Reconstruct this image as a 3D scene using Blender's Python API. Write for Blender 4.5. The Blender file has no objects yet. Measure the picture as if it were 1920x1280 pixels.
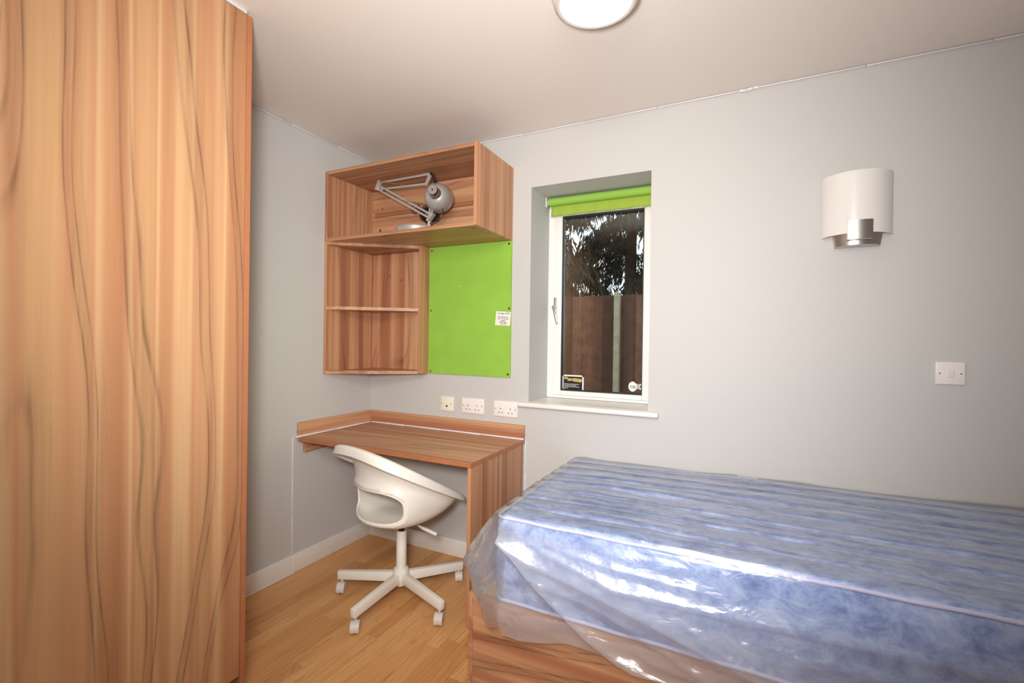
import bpy, bmesh, math, random
import numpy as np
from mathutils import Vector, Matrix, noise as mnoise

random.seed(7)
R = math.radians
sc = bpy.context.scene
C = sc.collection

# ------------------------------------------------------------------ camera
cam_d = bpy.data.cameras.new('camera')
cam_d.sensor_width = 36.0
cam_d.sensor_fit = 'HORIZONTAL'
cam_d.lens = 878.8 / 1920 * 36.0
cam_d.clip_start = 0.02
cam = bpy.data.objects.new('camera', cam_d)
C.objects.link(cam)
CX, CY, CZ, YAW, PITCH, ROLL = 2.165, -2.3251, 1.2703, 0.4592, -0.0037, 0.0141
fw = Vector((-math.sin(YAW) * math.cos(PITCH), math.cos(YAW) * math.cos(PITCH), math.sin(PITCH)))
rt = Vector((math.cos(YAW), math.sin(YAW), 0))
up = rt.cross(fw)
r2 = rt * math.cos(ROLL) + up * math.sin(ROLL)
u2 = -rt * math.sin(ROLL) + up * math.cos(ROLL)
m = Matrix((r2, u2, -fw)).transposed().to_4x4()
m.translation = Vector((CX, CY, CZ))
cam.matrix_world = m
sc.camera = cam

# ------------------------------------------------------------------ world, lights, exposure
w = bpy.data.worlds.new('overcast_sky')
sc.world = w
w.use_nodes = True
bg = w.node_tree.nodes['Background']
bg.inputs[0].default_value = (0.92, 0.96, 1.0, 1)
bg.inputs[1].default_value = 1.7


def lamp(name, kind, loc, target, energy, color=(1, 1, 1), **kw):
    d = bpy.data.lights.new(name, kind)
    d.energy = energy
    d.color = color
    for k, v in kw.items():
        setattr(d, k, v)
    o = bpy.data.objects.new(name, d)
    C.objects.link(o)
    o.location = loc
    o.rotation_euler = (Vector(target) - Vector(loc)).to_track_quat('-Z', 'Y').to_euler()
    return o


# the photographer's flash: bounced light from above and behind the camera, and its direct spill
lamp('flash_bounce', 'SPOT', (2.05, -2.55, 2.05), (0.90, -0.5, 1.05), 105, (1.0, 0.975, 0.94),
     spot_size=R(125), spot_blend=1.0, shadow_soft_size=0.35)
lamp('flash_direct', 'SPOT', (2.06, -2.38, 1.40), (1.22, -0.2, 1.70), 196, (1.0, 0.98, 0.955),
     spot_size=R(117), spot_blend=1.0, shadow_soft_size=0.10)

sc.view_settings.view_transform = 'Standard'
sc.view_settings.look = 'None'
sc.view_settings.exposure = 0.0
sc.view_settings.gamma = 1.0
sc.view_settings.use_curve_mapping = False
sc.cycles.use_denoising = True
sc.cycles.max_bounces = 10
sc.cycles.transparent_max_bounces = 16

# ------------------------------------------------------------------ materials
MATS = {}


def srgb(r, g, b):
    def f(c):
        c /= 255.0
        return c / 12.92 if c <= 0.04045 else ((c + 0.055) / 1.055) ** 2.4
    return (f(r), f(g), f(b), 1.0)


def new_mat(name):
    mt = bpy.data.materials.new(name)
    mt.use_nodes = True
    nt = mt.node_tree
    return mt, nt, nt.nodes['Principled BSDF']


def plain(name, col, rough=0.5, metal=0.0, bump=0.0, bscale=200.0, spec=0.5, var=0.0, vscale=4.0):
    if name in MATS:
        return MATS[name]
    mt, nt, b = new_mat(name)
    b.inputs['Base Color'].default_value = col
    b.inputs['Roughness'].default_value = rough
    b.inputs['Metallic'].default_value = metal
    b.inputs['Specular IOR Level'].default_value = spec
    tc = nt.nodes.new('ShaderNodeTexCoord')
    if bump:
        n = nt.nodes.new('ShaderNodeTexNoise')
        n.inputs['Scale'].default_value = bscale
        n.inputs['Detail'].default_value = 3
        nt.links.new(tc.outputs['Object'], n.inputs['Vector'])
        bp = nt.nodes.new('ShaderNodeBump')
        bp.inputs['Strength'].default_value = bump
        bp.inputs['Distance'].default_value = 0.002
        nt.links.new(n.outputs['Fac'], bp.inputs['Height'])
        nt.links.new(bp.outputs['Normal'], b.inputs['Normal'])
    if var:
        n = nt.nodes.new('ShaderNodeTexNoise')
        n.inputs['Scale'].default_value = vscale
        n.inputs['Detail'].default_value = 4
        nt.links.new(tc.outputs['Object'], n.inputs['Vector'])
        rp = nt.nodes.new('ShaderNodeValToRGB')
        rp.color_ramp.elements[0].position = 0.3
        rp.color_ramp.elements[1].position = 0.7
        rp.color_ramp.elements[0].color = tuple(c * (1 - var) for c in col[:3]) + (1,)
        rp.color_ramp.elements[1].color = tuple(min(1, c * (1 + var)) for c in col[:3]) + (1,)
        nt.links.new(n.outputs['Fac'], rp.inputs['Fac'])
        nt.links.new(rp.outputs['Color'], b.inputs['Base Color'])
    MATS[name] = mt
    return mt


def mathn(nt, op, a=None, b=None):
    n = nt.nodes.new('ShaderNodeMath')
    n.operation = op
    for i, v in enumerate((a, b)):
        if v is None:
            continue
        if isinstance(v, (int, float)):
            n.inputs[i].default_value = v
        else:
            nt.links.new(v, n.inputs[i])
    return n.outputs[0]


def ramp(nt, fac, stops, interp='LINEAR'):
    rp = nt.nodes.new('ShaderNodeValToRGB')
    cr = rp.color_ramp
    cr.interpolation = interp
    while len(cr.elements) < len(stops):
        cr.elements.new(0.5)
    for e, (p, c) in zip(cr.elements, stops):
        e.position = p
        e.color = c if len(c) == 4 else tuple(c) + (1,)
    nt.links.new(fac, rp.inputs['Fac'])
    return rp.outputs['Color']


def mix(nt, fac, a, b, blend='MIX'):
    n = nt.nodes.new('ShaderNodeMix')
    n.data_type = 'RGBA'
    n.blend_type = blend
    for i, v in ((0, fac), (6, a), (7, b)):
        if isinstance(v, (int, float)):
            n.inputs[i].default_value = v
        elif isinstance(v, tuple):
            n.inputs[i].default_value = v
        else:
            nt.links.new(v, n.inputs[i])
    return n.outputs[2]


def wood(axis, tone=1.0, seed=0.0, cols=None, freq=1.0, streak=0.8, rough=0.42, key=None, soft=0.26, crisp=0.62):
    """walnut-print laminate, grain along the given local axis"""
    name = key or ('walnut_laminate_grain_' + axis + ('' if seed == 0 else '_%d' % int(seed)) + ('' if tone == 1.0 else '_%d' % round(tone * 100)))
    if name in MATS:
        return MATS[name]
    mt, nt, b = new_mat(name)
    tc = nt.nodes.new('ShaderNodeTexCoord')

    def noise(across, along, detail, off, rgh=0.5, dist=0.0):
        mp = nt.nodes.new('ShaderNodeMapping')
        s = [across] * 3
        s['xyz'.index(axis)] = along
        mp.inputs['Scale'].default_value = s
        mp.inputs['Location'].default_value = (off + seed, off * 1.7 + seed * 0.6, off * 0.4 - seed)
        nt.links.new(tc.outputs['Object'], mp.inputs['Vector'])
        n = nt.nodes.new('ShaderNodeTexNoise')
        n.inputs['Scale'].default_value = 1.0
        n.inputs['Detail'].default_value = detail
        n.inputs['Roughness'].default_value = rgh
        n.inputs['Distortion'].default_value = dist
        nt.links.new(mp.outputs[0], n.inputs['Vector'])
        return n.outputs['Fac']
    cols = cols or [srgb(186, 132, 98), srgb(196, 146, 108), srgb(206, 160, 120), srgb(190, 136, 102), srgb(170, 114, 84)]
    cols = [tuple(min(1, c * tone) for c in q[:3]) + (1,) for q in cols]
    wide = noise(15 * freq, 0.12, 1.0, 3.1, 0.5)
    col = ramp(nt, wide, [(0.32, cols[4]), (0.43, cols[0]), (0.50, cols[2]), (0.56, cols[3]), (0.66, cols[1])])
    fine = noise(120 * freq, 1.6, 4, 9.0, 0.6)
    col = mix(nt, 0.20, col, ramp(nt, fine, [(0.3, (0.62, 0.55, 0.5)), (0.65, (1, 1, 1))]), 'MULTIPLY')
    # dark growth lines: run with the grain, wander slowly and come in small groups
    sp = nt.nodes.new('ShaderNodeSeparateXYZ')
    nt.links.new(tc.outputs['Object'], sp.inputs[0])
    ax = ['xyz'.index(axis)]
    oth = [k for k in range(3) if k not in ax]
    un = mathn(nt, 'ADD', mathn(nt, 'MULTIPLY', sp.outputs[oth[0]], 7.4 * freq), mathn(nt, 'MULTIPLY', sp.outputs[oth[1]], 8.3 * freq))
    wob = mathn(nt, 'MULTIPLY', noise(2.2 * freq, 0.42, 1.6, 5.3, 0.5, 0.05), 5.5)
    con = mathn(nt, 'ADD', un, wob)
    fr = mathn(nt, 'FRACT', con)
    win_ = ramp(nt, fr, [(0.0, (0, 0, 0)), (0.10, (0.75, 0.75, 0.75)), (0.22, (1, 1, 1)), (0.36, (0.6, 0.6, 0.6)), (0.52, (0, 0, 0))])
    ft = mathn(nt, 'FRACT', mathn(nt, 'ADD', mathn(nt, 'MULTIPLY', con, 5.0), mathn(nt, 'MULTIPLY', noise(14 * freq, 1.2, 1, 8.0), 1.2)))
    thin = ramp(nt, ft, [(0.0, (0, 0, 0)), (0.09, (0.8, 0.8, 0.8)), (0.15, (1, 1, 1)), (0.22, (0.6, 0.6, 0.6)), (0.36, (0, 0, 0))])
    mask = ramp(nt, noise(6 * freq, 0.7, 1.5, 1.0), [(0.36, (0.10, 0.10, 0.10)), (0.50, (1, 1, 1))])
    fib = ramp(nt, noise(70 * freq, 2.2, 3, 12.0, 0.6), [(0.36, (0.35, 0.35, 0.35)), (0.58, (1, 1, 1))])
    mask = mathn(nt, 'MULTIPLY', mask, fib)
    lv = mathn(nt, 'MULTIPLY', win_, mathn(nt, 'ADD', mathn(nt, 'MULTIPLY', thin, crisp), soft))
    amt = mathn(nt, 'MULTIPLY', mathn(nt, 'MULTIPLY', lv, mask), streak)
    col = mix(nt, amt, col, tuple(c * tone for c in srgb(74, 44, 30)[:3]) + (1,))
    nt.links.new(col, b.inputs['Base Color'])
    b.inputs['Roughness'].default_value = rough
    b.inputs['Specular IOR Level'].default_value = 0.35
    bp = nt.nodes.new('ShaderNodeBump')
    bp.inputs['Strength'].default_value = 0.06
    bp.inputs['Distance'].default_value = 0.001
    nt.links.new(fine, bp.inputs['Height'])
    nt.links.new(bp.outputs['Normal'], b.inputs['Normal'])
    MATS[name] = mt
    return mt


def plank_mat():
    mt, nt, b = new_mat('oak_laminate_plank')
    tc = nt.nodes.new('ShaderNodeTexCoord')
    oi = nt.nodes.new('ShaderNodeObjectInfo')
    cmb = nt.nodes.new('ShaderNodeCombineXYZ')
    rr = mathn(nt, 'MULTIPLY', oi.outputs['Random'], 37.0)
    nt.links.new(rr, cmb.inputs[0])
    nt.links.new(rr, cmb.inputs[1])
    va = nt.nodes.new('ShaderNodeVectorMath')
    nt.links.new(tc.outputs['Object'], va.inputs[0])
    nt.links.new(cmb.outputs[0], va.inputs[1])

    def noise(across, along, detail, dist=0.0):
        mp = nt.nodes.new('ShaderNodeMapping')
        mp.inputs['Scale'].default_value = (across, along, across)
        nt.links.new(va.outputs[0], mp.inputs['Vector'])
        n = nt.nodes.new('ShaderNodeTexNoise')
        n.inputs['Scale'].default_value = 1
        n.inputs['Detail'].default_value = detail
        n.inputs['Distortion'].default_value = dist
        nt.links.new(mp.outputs[0], n.inputs['Vector'])
        return n.outputs['Fac']
    base = ramp(nt, oi.outputs['Random'], [(0, srgb(206, 146, 90)), (0.35, srgb(220, 164, 104)), (0.7, srgb(228, 174, 114)), (1, srgb(212, 152, 94))])
    g = ramp(nt, noise(95, 4, 4, 0.3), [(0.32, (0.74, 0.66, 0.58)), (0.6, (1, 1, 1))])
    col = mix(nt, 0.55, base, g, 'MULTIPLY')
    fr = mathn(nt, 'FRACT', mathn(nt, 'MULTIPLY', noise(16, 1.8, 2, 0.6), 9.0))
    ln = ramp(nt, fr, [(0, (0, 0, 0)), (0.05, (1, 1, 1)), (0.3, (0, 0, 0))])
    mk = ramp(nt, noise(12, 3, 2), [(0.48, (0, 0, 0)), (0.66, (1, 1, 1))])
    col = mix(nt, mathn(nt, 'MULTIPLY', mathn(nt, 'MULTIPLY', ln, mk), 0.45), col, srgb(128, 82, 44))
    nt.links.new(col, b.inputs['Base Color'])
    b.inputs['Roughness'].default_value = 0.36
    b.inputs['Specular IOR Level'].default_value = 0.4
    return mt


def mattress_mat():
    mt, nt, b = new_mat('blue_damask_ticking')
    tc = nt.nodes.new('ShaderNodeTexCoord')

    def noise(sc_, detail, dist, r=0.6):
        mp = nt.nodes.new('ShaderNodeMapping')
        mp.inputs['Scale'].default_value = (sc_ * 0.6, sc_, sc_ * 0.8)
        nt.links.new(tc.outputs['Object'], mp.inputs['Vector'])
        n = nt.nodes.new('ShaderNodeTexNoise')
        n.inputs['Scale'].default_value = 1
        n.inputs['Detail'].default_value = detail
        n.inputs['Roughness'].default_value = r
        n.inputs['Distortion'].default_value = dist
        nt.links.new(mp.outputs[0], n.inputs['Vector'])
        return n.outputs['Fac']
    a = noise(24, 7, 0.45, 0.74)
    col = ramp(nt, a, [(0.30, srgb(106, 122, 172)), (0.43, srgb(142, 162, 208)), (0.54, srgb(172, 190, 226)), (0.68, srgb(202, 214, 236))])
    g = ramp(nt, noise(60, 3, 0.5), [(0.38, (0.80, 0.82, 0.86)), (0.6, (1, 1, 1))])
    col = mix(nt, 0.6, col, g, 'MULTIPLY')
    nt.links.new(col, b.inputs['Base Color'])
    b.inputs['Roughness'].default_value = 0.75
    return mt


def film_mat():
    mt, nt, b = new_mat('clear_polythene')
    out = nt.nodes['Material Output']
    tc = nt.nodes.new('ShaderNodeTexCoord')
    mp = nt.nodes.new('ShaderNodeMapping')
    mp.inputs['Scale'].default_value = (9, 30, 26)
    nt.links.new(tc.outputs['Object'], mp.inputs['Vector'])
    n = nt.nodes.new('ShaderNodeTexNoise')
    n.inputs['Scale'].default_value = 1
    n.inputs['Detail'].default_value = 3
    n.inputs['Distortion'].default_value = 1.0
    nt.links.new(mp.outputs[0], n.inputs['Vector'])
    bp = nt.nodes.new('ShaderNodeBump')
    bp.inputs['Strength'].default_value = 0.25
    bp.inputs['Distance'].default_value = 0.010
    nt.links.new(n.outputs['Fac'], bp.inputs['Height'])
    tr = nt.nodes.new('ShaderNodeBsdfTransparent')
    tr.inputs[0].default_value = (0.97, 0.98, 1.0, 1)
    gl = nt.nodes.new('ShaderNodeBsdfGlossy')
    gl.inputs['Roughness'].default_value = 0.22
    gl.inputs['Color'].default_value = (1, 1, 1, 1)
    df = nt.nodes.new('ShaderNodeBsdfDiffuse')
    df.inputs['Color'].default_value = (0.86, 0.88, 0.92, 1)
    tl = nt.nodes.new('ShaderNodeBsdfTranslucent')
    tl.inputs['Color'].default_value = (0.86, 0.88, 0.92, 1)
    for x in (gl, df, tl):
        nt.links.new(bp.outputs['Normal'], x.inputs['Normal'])
    m0 = nt.nodes.new('ShaderNodeMixShader')
    m0.inputs[0].default_value = 0.5
    nt.links.new(df.outputs[0], m0.inputs[1])
    nt.links.new(tl.outputs[0], m0.inputs[2])
    m1 = nt.nodes.new('ShaderNodeMixShader')
    at_ = nt.nodes.new('ShaderNodeAttribute')
    at_.attribute_name = 'slack'
    lw = nt.nodes.new('ShaderNodeLayerWeight')
    lw.inputs['Blend'].default_value = 0.35
    hz = mathn(nt, 'ADD', mathn(nt, 'MULTIPLY', at_.outputs['Fac'], 0.46), mathn(nt, 'ADD', mathn(nt, 'MULTIPLY', lw.outputs['Facing'], 0.26), 0.04))
    nt.links.new(hz, m1.inputs[0])
    nt.links.new(tr.outputs[0], m1.inputs[1])
    nt.links.new(m0.outputs[0], m1.inputs[2])
    fr = nt.nodes.new('ShaderNodeFresnel')
    fr.inputs['IOR'].default_value = 1.5
    nt.links.new(bp.outputs['Normal'], fr.inputs['Normal'])
    fx = mathn(nt, 'MINIMUM', mathn(nt, 'MULTIPLY', fr.outputs[0], 1.5), 0.6)
    m2 = nt.nodes.new('ShaderNodeMixShader')
    nt.links.new(fx, m2.inputs[0])
    nt.links.new(m1.outputs[0], m2.inputs[1])
    nt.links.new(gl.outputs[0], m2.inputs[2])
    nt.links.new(m2.outputs[0], out.inputs['Surface'])
    return mt


def glass_mat():
    mt, nt, b = new_mat('window_glass')
    out = nt.nodes['Material Output']
    tr = nt.nodes.new('ShaderNodeBsdfTransparent')
    tr.inputs[0].default_value = (0.90, 0.95, 0.94, 1)
    gl = nt.nodes.new('ShaderNodeBsdfGlossy')
    gl.inputs['Roughness'].default_value = 0.01
    fr = nt.nodes.new('ShaderNodeFresnel')
    fr.inputs['IOR'].default_value = 1.52
    fx = mathn(nt, 'MINIMUM', mathn(nt, 'MULTIPLY', fr.outputs[0], 2.0), 0.9)
    m2 = nt.nodes.new('ShaderNodeMixShader')
    nt.links.new(fx, m2.inputs[0])
    nt.links.new(tr.outputs[0], m2.inputs[1])
    nt.links.new(gl.outputs[0], m2.inputs[2])
    nt.links.new(m2.outputs[0], out.inputs['Surface'])
    return mt


def emit_mat(name, col, st):
    mt, nt, b = new_mat(name)
    b.inputs['Base Color'].default_value = (0.9, 0.9, 0.9, 1)
    b.inputs['Emission Color'].default_value = col
    b.inputs['Emission Strength'].default_value = st
    return mt


def translucent_mat(name, col, fac=0.5, rough=0.3):
    mt, nt, b = new_mat(name)
    out = nt.nodes['Material Output']
    b.inputs['Base Color'].default_value = col
    b.inputs['Roughness'].default_value = rough
    tl = nt.nodes.new('ShaderNodeBsdfTranslucent')
    tl.inputs[0].default_value = col
    ms = nt.nodes.new('ShaderNodeMixShader')
    ms.inputs[0].default_value = fac
    nt.links.new(b.outputs[0], ms.inputs[1])
    nt.links.new(tl.outputs[0], ms.inputs[2])
    nt.links.new(ms.outputs[0], out.inputs['Surface'])
    return mt


WALL = plain('grey_wall_paint', srgb(199, 197, 194), 0.62, bump=0.12, bscale=350, spec=0.3)
CEIL = plain('white_ceiling_paint', srgb(236, 228, 220), 0.8, bump=0.1, bscale=300, spec=0.2)
WHITE = plain('white_gloss_paint', srgb(236, 232, 226), 0.35)
PVC = plain('white_upvc', srgb(240, 238, 233), 0.3)
PLAST = plain('white_moulded_plastic', srgb(240, 236, 226), 0.38)
SOCK = plain('white_socket_plastic', srgb(238, 232, 228), 0.3)
CREAM = plain('cream_socket_plastic', srgb(236, 230, 214), 0.35)
BLACK = plain('black_plastic', (0.012, 0.012, 0.013, 1), 0.4)
GASKET = plain('black_rubber_gasket', (0.01, 0.011, 0.012, 1), 0.5)
STEEL = plain('brushed_aluminium', srgb(190, 186, 182), 0.32, 1.0, bump=0.05, bscale=500)
SILVER = plain('silver_lacquer', srgb(196, 193, 190), 0.38, 0.5)
CHROME = plain('polished_chrome', srgb(186, 186, 184), 0.28, 0.85)
SCREW = plain('screw_steel', srgb(150, 146, 138), 0.3, 1.0)
HOLE = plain('dark_pin_hole', (0.01, 0.01, 0.01, 1), 0.6)
LIME = plain('lime_felt_board', srgb(148, 194, 76), 0.9, bump=0.4, bscale=900, spec=0.1, var=0.05, vscale=9)
LIMEF = plain('lime_blind_fabric', srgb(146, 192, 76), 0.75, bump=0.2, bscale=900)
CARD = plain('white_card', srgb(236, 230, 222), 0.6)
INK = plain('grey_printed_ink', srgb(105, 98, 96), 0.6)
PIN = plain('yellow_pin_plastic', srgb(228, 190, 30), 0.35)
CAP = plain('brown_screw_cap', srgb(150, 88, 56), 0.5)
LEDW = plain('white_silicone_tape', srgb(232, 228, 232), 0.35)
LEDJ = plain('tape_joint_pink', srgb(196, 168, 162), 0.5)
CAULK = plain('white_sealant_bead', srgb(236, 232, 228), 0.5)
BOARD = plain('fence_board_wood', srgb(104, 70, 54), 0.85, bump=0.5, bscale=60, var=0.35, vscale=14)
CONC = plain('concrete_post', srgb(172, 162, 140), 0.9, bump=0.5, bscale=80, var=0.15, vscale=20)
SOIL = plain('garden_soil', srgb(86, 78, 62), 0.95, bump=0.6, bscale=30, var=0.3, vscale=6)
BARK = plain('conifer_bark', srgb(78, 62, 50), 0.95, bump=0.8, bscale=40, var=0.3, vscale=9)
LEAF = plain('conifer_needles', srgb(42, 50, 32), 0.7, var=0.4, vscale=3)
PIPING = plain('lilac_piping_cord', srgb(214, 210, 232), 0.6, bump=0.8, bscale=240)
TICK = mattress_mat()
FILM = film_mat()
GLASS = glass_mat()
PLANK = plank_mat()
OPAL = translucent_mat('opal_glass_shade', srgb(244, 240, 236), 0.14, 0.25)
GLOW = emit_mat('lit_opal_diffuser', (1.0, 0.97, 0.92, 1), 3.2)
TAG = plain('yellow_tag_print', srgb(222, 194, 110), 0.5)
STKB = plain('black_sticker_print', srgb(30, 30, 32), 0.4)
STKW = plain('white_sticker_print', srgb(240, 240, 238), 0.4)
PALE = plain('pale_birch_board', srgb(214, 178, 130), 0.6, var=0.08)
WZ, WX, WY = wood('z', streak=0.6), wood('x', streak=0.7), wood('y')
WBED = wood('x', 0.98, 4.0, freq=1.0, streak=1.0, soft=0.4)
WDOOR = wood('z', 0.97, 7.0, freq=0.74, streak=0.9, soft=0.26, crisp=0.62, cols=[srgb(194, 144, 104), srgb(200, 156, 112), srgb(210, 170, 126), srgb(194, 142, 104), srgb(182, 130, 92)])
WEDGE = plain('walnut_edge_band', srgb(172, 108, 72), 0.45, var=0.06, vscale=30)

# ------------------------------------------------------------------ geometry helpers


def box(bm, x0, x1, y0, y1, z0, z1, bev=0.0, seg=1):
    r = bmesh.ops.create_cube(bm, size=1.0)
    vs = r['verts']
    for v in vs:
        v.co.x = x0 + (v.co.x + 0.5) * (x1 - x0)
        v.co.y = y0 + (v.co.y + 0.5) * (y1 - y0)
        v.co.z = z0 + (v.co.z + 0.5) * (z1 - z0)
    if bev:
        es = set()
        for v in vs:
            es.update(v.link_edges)
        bmesh.ops.bevel(bm, geom=list(es), offset=bev, segments=seg, affect='EDGES', profile=0.5)


def cyl(bm, p0, p1, r0, r1=None, seg=20, caps=True):
    r1 = r0 if r1 is None else r1
    p0, p1 = Vector(p0), Vector(p1)
    d = p1 - p0
    q = Vector((0, 0, 1)).rotation_difference(d.normalized()).to_matrix().to_4x4()
    q.translation = (p0 + p1) / 2
    bmesh.ops.create_cone(bm, cap_ends=caps, cap_tris=False, segments=seg, radius1=r0, radius2=r1, depth=d.length, matrix=q)


def bar(bm, p0, p1, wid, hgt, bev=0.0, up_=(0, 0, 1), w1=None, h1=None):
    """rectangular bar between two points"""
    p0, p1 = Vector(p0), Vector(p1)
    d = (p1 - p0).normalized()
    s = d.cross(Vector(up_))
    if s.length < 1e-5:
        s = Vector((1, 0, 0))
    s.normalize()
    u = s.cross(d)
    w1 = wid if w1 is None else w1
    h1 = hgt if h1 is None else h1
    vs = []
    for p, a, b_ in ((p0, wid, hgt), (p1, w1, h1)):
        for sx, sz in ((-1, -1), (1, -1), (1, 1), (-1, 1)):
            vs.append(bm.verts.new(p + s * sx * a / 2 + u * sz * b_ / 2))
    fs = [(3, 2, 1, 0), (4, 5, 6, 7)] + [(i, (i + 1) % 4, 4 + (i + 1) % 4, 4 + i) for i in range(4)]
    for f in fs:
        bm.faces.new([vs[i] for i in f])
    if bev:
        es = set()
        for v in vs:
            es.update(v.link_edges)
        bmesh.ops.bevel(bm, geom=list(es), offset=bev, segments=2, affect='EDGES', profile=0.5)


def tube(bm, pts, r, seg=8, closed=False):
    pts = [Vector(p) for p in pts]
    n = len(pts)
    rings = []
    prev = None
    for i, p in enumerate(pts):
        a = pts[(i - 1) % n] if (closed or i) else p
        b = pts[(i + 1) % n] if (closed or i < n - 1) else p
        t = (b - a).normalized()
        if prev is None:
            s = t.cross(Vector((0, 0, 1)))
            if s.length < 1e-3:
                s = t.cross(Vector((1, 0, 0)))
        else:
            s = prev - t * prev.dot(t)
        s.normalize()
        prev = s
        u = t.cross(s)
        rings.append([bm.verts.new(p + (s * math.cos(k * 2 * math.pi / seg) + u * math.sin(k * 2 * math.pi / seg)) * r) for k in range(seg)])
    for i in range(n if closed else n - 1):
        a, b = rings[i], rings[(i + 1) % n]
        for k in range(seg):
            bm.faces.new((a[k], a[(k + 1) % seg], b[(k + 1) % seg], b[k]))
    if not closed:
        bm.faces.new(rings[0][::-1])
        bm.faces.new(rings[-1])


def lathe(bm, prof, c=(0, 0, 0), axis=(0, 0, 1), seg=40):
    """revolve (r, h) pairs around an axis through c"""
    q = Vector((0, 0, 1)).rotation_difference(Vector(axis).normalized())
    c = Vector(c)
    rings = []
    for r, h in prof:
        if r < 1e-6:
            rings.append([bm.verts.new(c + q @ Vector((0, 0, h)))])
        else:
            rings.append([bm.verts.new(c + q @ Vector((r * math.cos(k * 2 * math.pi / seg), r * math.sin(k * 2 * math.pi / seg), h))) for k in range(seg)])
    for a, b in zip(rings[:-1], rings[1:]):
        for k in range(seg):
            k2 = (k + 1) % seg
            if len(a) == 1 and len(b) == 1:
                continue
            if len(a) == 1:
                bm.faces.new((a[0], b[k2], b[k]))
            elif len(b) == 1:
                bm.faces.new((a[k], a[k2], b[0]))
            else:
                bm.faces.new((a[k], a[k2], b[k2], b[k]))


def obj(name, bm, mat, parent=None, local=False, smooth=35, sub=None):
    """link a bmesh as ONE object; vertices are in world space unless local is True"""
    bmesh.ops.recalc_face_normals(bm, faces=bm.faces)
    me = bpy.data.meshes.new(name)
    bm.to_mesh(me)
    bm.free()
    return link(name, me, mat, parent, local, smooth)


def link(name, me, mat, parent=None, local=False, smooth=35):
    if mat is not None:
        me.materials.append(mat)
    if smooth:
        me.shade_smooth()
        me.set_sharp_from_angle(angle=R(smooth))
    o = bpy.data.objects.new(name, me)
    C.objects.link(o)
    if parent is not None:
        o.parent = parent
        if not local:
            me.transform(Matrix.Translation(-world_loc(parent)))
    return o


def world_loc(o):
    l = Vector((0, 0, 0))
    while o is not None:
        l += o.location
        o = o.parent
    return l


def thing(name, label, cat, loc=(0, 0, 0), rotz=0.0, group=None):
    o = bpy.data.objects.new(name, None)
    o.empty_display_size = 0.1
    C.objects.link(o)
    o.location = loc
    o.rotation_euler = (0, 0, rotz)
    o['label'] = label
    o['category'] = cat
    if group:
        o['group'] = group
    return o


def tag(o, label, cat, group=None):
    o['label'] = label
    o['category'] = cat
    if group:
        o['group'] = group
    return o


def structure(o):
    o['kind'] = 'structure'
    return o


def part(name, mat, parent, *boxes, bev=0.0012, seg=1, local=False):
    bm = bmesh.new()
    for b in boxes:
        box(bm, *b, bev=bev, seg=seg)
    return obj(name, bm, mat, parent, local)


def text(name, body, size, mat, parent, loc, rot=(math.pi / 2, 0, 0), ext=0.0002, align='CENTER', tilt=0.0, bold=0.0, xs=1.0):
    d = bpy.data.curves.new(name, 'FONT')
    d.body = body
    d.size = size
    d.extrude = ext
    d.offset = bold
    d.align_x = align
    d.align_y = 'CENTER'
    d.resolution_u = 2
    d.materials.append(mat)
    tmp = bpy.data.objects.new(name + '_curve', d)
    C.objects.link(tmp)
    me = bpy.data.meshes.new_from_object(tmp.evaluated_get(bpy.context.evaluated_depsgraph_get()))
    bpy.data.objects.remove(tmp)
    me.name = name
    o = bpy.data.objects.new(name, me)
    C.objects.link(o)
    o.parent = parent
    o.location = Vector(loc) - world_loc(parent)
    o.rotation_euler = (Matrix.Rotation(rot[0], 3, 'X') @ Matrix.Rotation(tilt, 3, 'Z')).to_euler()
    o.scale = (xs, 1, 1)
    return o


# ------------------------------------------------------------------ room shell
H = 2.40
XR, YF = 3.36, -3.35
WX0, WX1, WZ0, WZ1 = 1.1208, 1.754, 0.934, 2.098
WT = 0.34

fl = structure(part('floor', PLANK, None, (-0.1, XR + 0.1, YF - 0.1, 0.3, -0.12, -0.004), bev=0))
rng = random.Random(11)
pm_cache = {}
cnt = 0
strip_w = 0.0655
x = 0.004
row = 0
while x < XR - 0.02 and cnt < 292:
    x1 = min(x + strip_w - 0.0007, XR - 0.005)
    # deep rows where floor shows; short rows where bed or furniture hides it
    y_end = -0.004 if x < 1.30 else -0.90
    y_start = YF + 0.005 if x > 0.6 else -1.25
    y = y_end - 0.0
    first = True
    while y > y_start + 0.01 and cnt < 292:
        ln = rng.choice([0.42, 0.5, 0.58, 0.66])
        if first:
            ln *= rng.uniform(0.25, 1.0)
            first = False
        if x > 1.3:
            ln *= 1.7
        yb = max(y - ln, y_start)
        key = (round(x1 - x, 4), round(y - yb, 3))
        bm = bmesh.new()
        box(bm, -(x1 - x) / 2, (x1 - x) / 2, -(y - yb) / 2 + 0.0004, (y - yb) / 2 - 0.0004, -0.004, 0.0, bev=0.0004)
        o = obj('plank', bm, PLANK, fl, local=True, smooth=0)
        o.location = ((x + x1) / 2, (y + yb) / 2, 0)
        cnt += 1
        y = yb
    row += 1
    x += strip_w + (0.0009 if row % 3 == 0 else 0.0)

structure(part('ceiling', CEIL, None, (-0.1, XR + 0.1, YF - 0.1, WT, H, H + 0.12), bev=0))
structure(part('wall_left', WALL, None, (-0.12, 0, YF - 0.1, WT, 0, H), bev=0))
structure(part('wall_right', WALL, None, (XR, XR + 0.12, YF - 0.1, WT, 0, H), bev=0))
structure(part('wall_front', WALL, None, (0, XR, YF - 0.12, YF, 0, H), bev=0))
bm = bmesh.new()
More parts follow.
